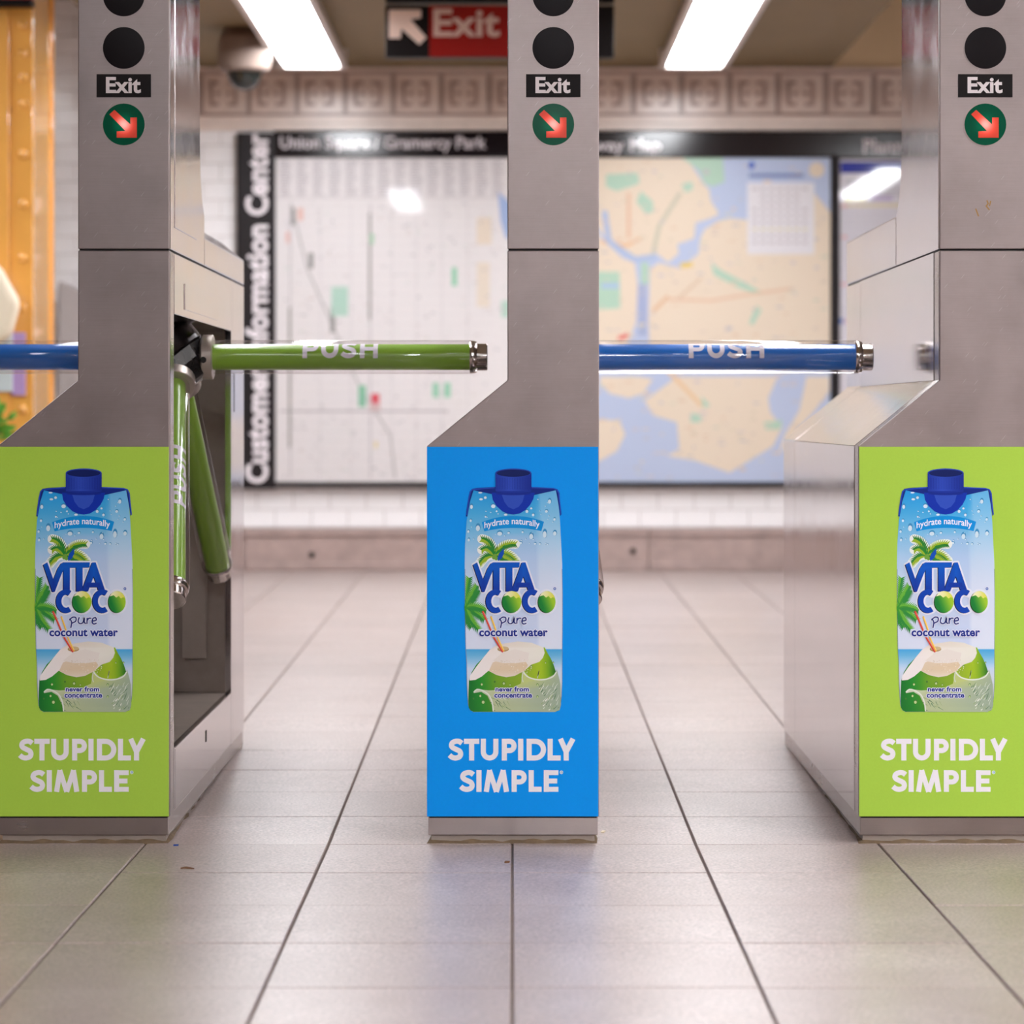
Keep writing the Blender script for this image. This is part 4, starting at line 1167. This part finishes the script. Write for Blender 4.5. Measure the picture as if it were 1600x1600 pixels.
zs = [CAMZ + (HOR - y) * 9.0 / F for y in (-45, -2, 38, 83, 121, 162, 241, 319, 403, 481, 561, 640)] + [.56 - .162 * q for q in range(4)]
for x in (-1.563, -1.937):
    for z in zs: link('rivet', rm, c, (x - CL.x, 4.3102 - CL.y, z - CL.z))
# red sign fixed to the column
p = at(51, 11, 8.96)
rs = empty('column_sign', (-1.75, 4.298, p[2]), 'red sign with black lower edge high on the orange column', 'sign')
part('red_face', MB().box(-.28, p[0] + 1.75, -.05, 0, .022, .33), M['red_sign'], rs, .003)
part('lower_edge', MB().box(-.28, p[0] + 1.752, -.055, 0, 0, .022), M['plate_black'], rs, .002)
# hanging paper bag and cards
pp = [at(u, v, 8.9) for u, v in ((-75, 428), (-25, 395), (0, 421), (28, 472), (14, 525), (-20, 545), (-70, 530))]
bg = part('paper_bag', MB().prism([(q[0], q[2]) for q in pp], 4.19, 4.29), M['cream_paper'], bevel=.02)
tag(bg, 'cream paper bag hanging on the orange column', 'bag')
q0 = at(-30, 398, 8.9)
part('cord', MB().cyl((q0[0], 4.24, q0[2] - .01), (q0[0] - .02, 4.298, q0[2] + .14), .003, 8), M['cream_paper'], bg)
for nm, bx, m, lb in (('white_card', (-30, 522, 19, 612), 'card_white', 'pale white card fixed to the orange column above the plant'),
                      ('purple_card', (16, 519, 38, 618), 'card_purple', 'narrow lilac card beside the white card on the column')):
    A_ = at(bx[0], bx[3], 8.97); B_ = at(bx[2], bx[1], 8.97)
    dy = 4.298 if nm == 'white_card' else 4.311
    tag(part(nm, MB().box(A_[0], B_[0], dy - .014, dy - .0005, A_[2], B_[2]), M[m], bevel=.003), lb, 'card')
# plant on a stool
st = empty('plant_stool', (-1.66, 3.95, floor_z(3.95)), 'small wooden stool under the potted plant at the left edge', 'stool')
part('seat', MB().lathe([(.13, .455), (.14, .46), (.14, .48), (.13, .485)], (0, 0, 0), (0, 0, 1), 32), M['wood'], st, smooth=30)
for a_ in range(4):
    t = math.radians(45 + 90 * a_)
    part('leg', MB().cyl((.12 * math.cos(t), .12 * math.sin(t), 0), (.09 * math.cos(t), .09 * math.sin(t), .457), .014, 12), M['wood'], st, smooth=40)
pz = floor_z(3.95) + .485
pl = empty('potted_plant', (-1.66, 3.95, pz), 'leafy green potted plant in front of the orange column', 'plant')
part('pot', MB().lathe([(.055, 0), (.075, .09), (.08, .09), (.08, .105), (.068, .105), (.065, .09)], (0, 0, 0), (0, 0, 1), 32), M['pot'], pl, smooth=30)
mb = MB(); rnd = random.Random(4)
for _ in range(240):
    th, ph = rnd.uniform(0, 2 * math.pi), rnd.uniform(-.35, 1.3)
    r = rnd.uniform(.06, .125)
    o = Vector((math.cos(th) * math.cos(ph) * r, math.sin(th) * math.cos(ph) * r, .135 + math.sin(ph) * r * .8))
    d = (o - Vector((0, 0, .1))).normalized() + Vector((rnd.uniform(-.4, .4), rnd.uniform(-.4, .4), rnd.uniform(-.5, .3)))
    d.normalize(); s_ = d.cross(Vector((rnd.uniform(-1, 1), rnd.uniform(-1, 1), 1))).normalized()
    L = rnd.uniform(.028, .05); wd = L * .3; n_ = d.cross(s_) * L * .15
    mb.add([o, o + d * L * .5 + s_ * wd, o + d * L, o + d * L * .5 - s_ * wd, o + d * L * .5 + n_], [(0, 1, 4), (1, 2, 4), (2, 3, 4), (3, 0, 4)])
part('foliage', mb, M['leaf'], pl)
part('stem', MB().cyl((0, 0, .06), (0, 0, .16), .006, 8), M['leaf'], pl)

# grey locker with sloping top against the back wall
lk = empty('grey_cabinet', (-1.45, 6.84, floor_z(6.84)), 'grey cabinet with a sloping top behind the orange column', 'cabinet')
part('body', MB().prism([(-.40, 0), (-.40, 1.255 - .067), (-.385, 1.262 - .067), (-.13, 1.13 - .067), (.2, 1.10 - .067), (.2, 0)], -.06, .17), M['grey_paint'], lk, .006)
part('door', MB().box(-.35, .17, -.066, -.058, .10, .93), M['grey_paint'], lk, .003)
part('handle', MB().box(.12, .135, -.085, -.064, .50, .62), M['chrome'], lk, .002)

# ------------------------------------------------------------------ litter on the floor
def chip(name, px, py, pts, m, lb):
    D = .669 * F / (py - 685); x = (px - 800) * D / F; y = D + CAMY; z = floor_z(y)
    if py < 1310: D = .766 / ((py - HOR) / F + .00977); x = (px - 800) * D / F; y = D + CAMY; z = floor_z(y)
    o = part(name, MB().prism(pts, 0, .0018, 'z'), m); o.location = (x, y, z + .0002)
    tag(o, lb, 'litter')
chip('dry_leaf', 293, 1352, [(-.011, 0), (-.004, .012), (.004, .006), (.011, -.004), (.003, -.002), (-.003, .002)], M['litter'], 'curled brown scrap on the floor right of the green turnstile')
chip('paper_scrap', 792, 1342, [(-.004, -.006), (.004, -.004), (.005, .006), (-.003, .005)], M['litter'], 'tiny tan scrap on the floor before the blue turnstile')
chip('blue_chip', 275, 1316, [(-.004, -.004), (.004, -.003), (.004, .004), (-.004, .003)], M['litter_blue'], 'tiny blue chip beside the foot of the green turnstile')
chip('cigarette_end', 942, 1308, [(-.004, -.006), (.001, -.008), (.005, .008), (.0, .009)], M['cream_paper'], 'pale scrap beside the foot of the blue turnstile')
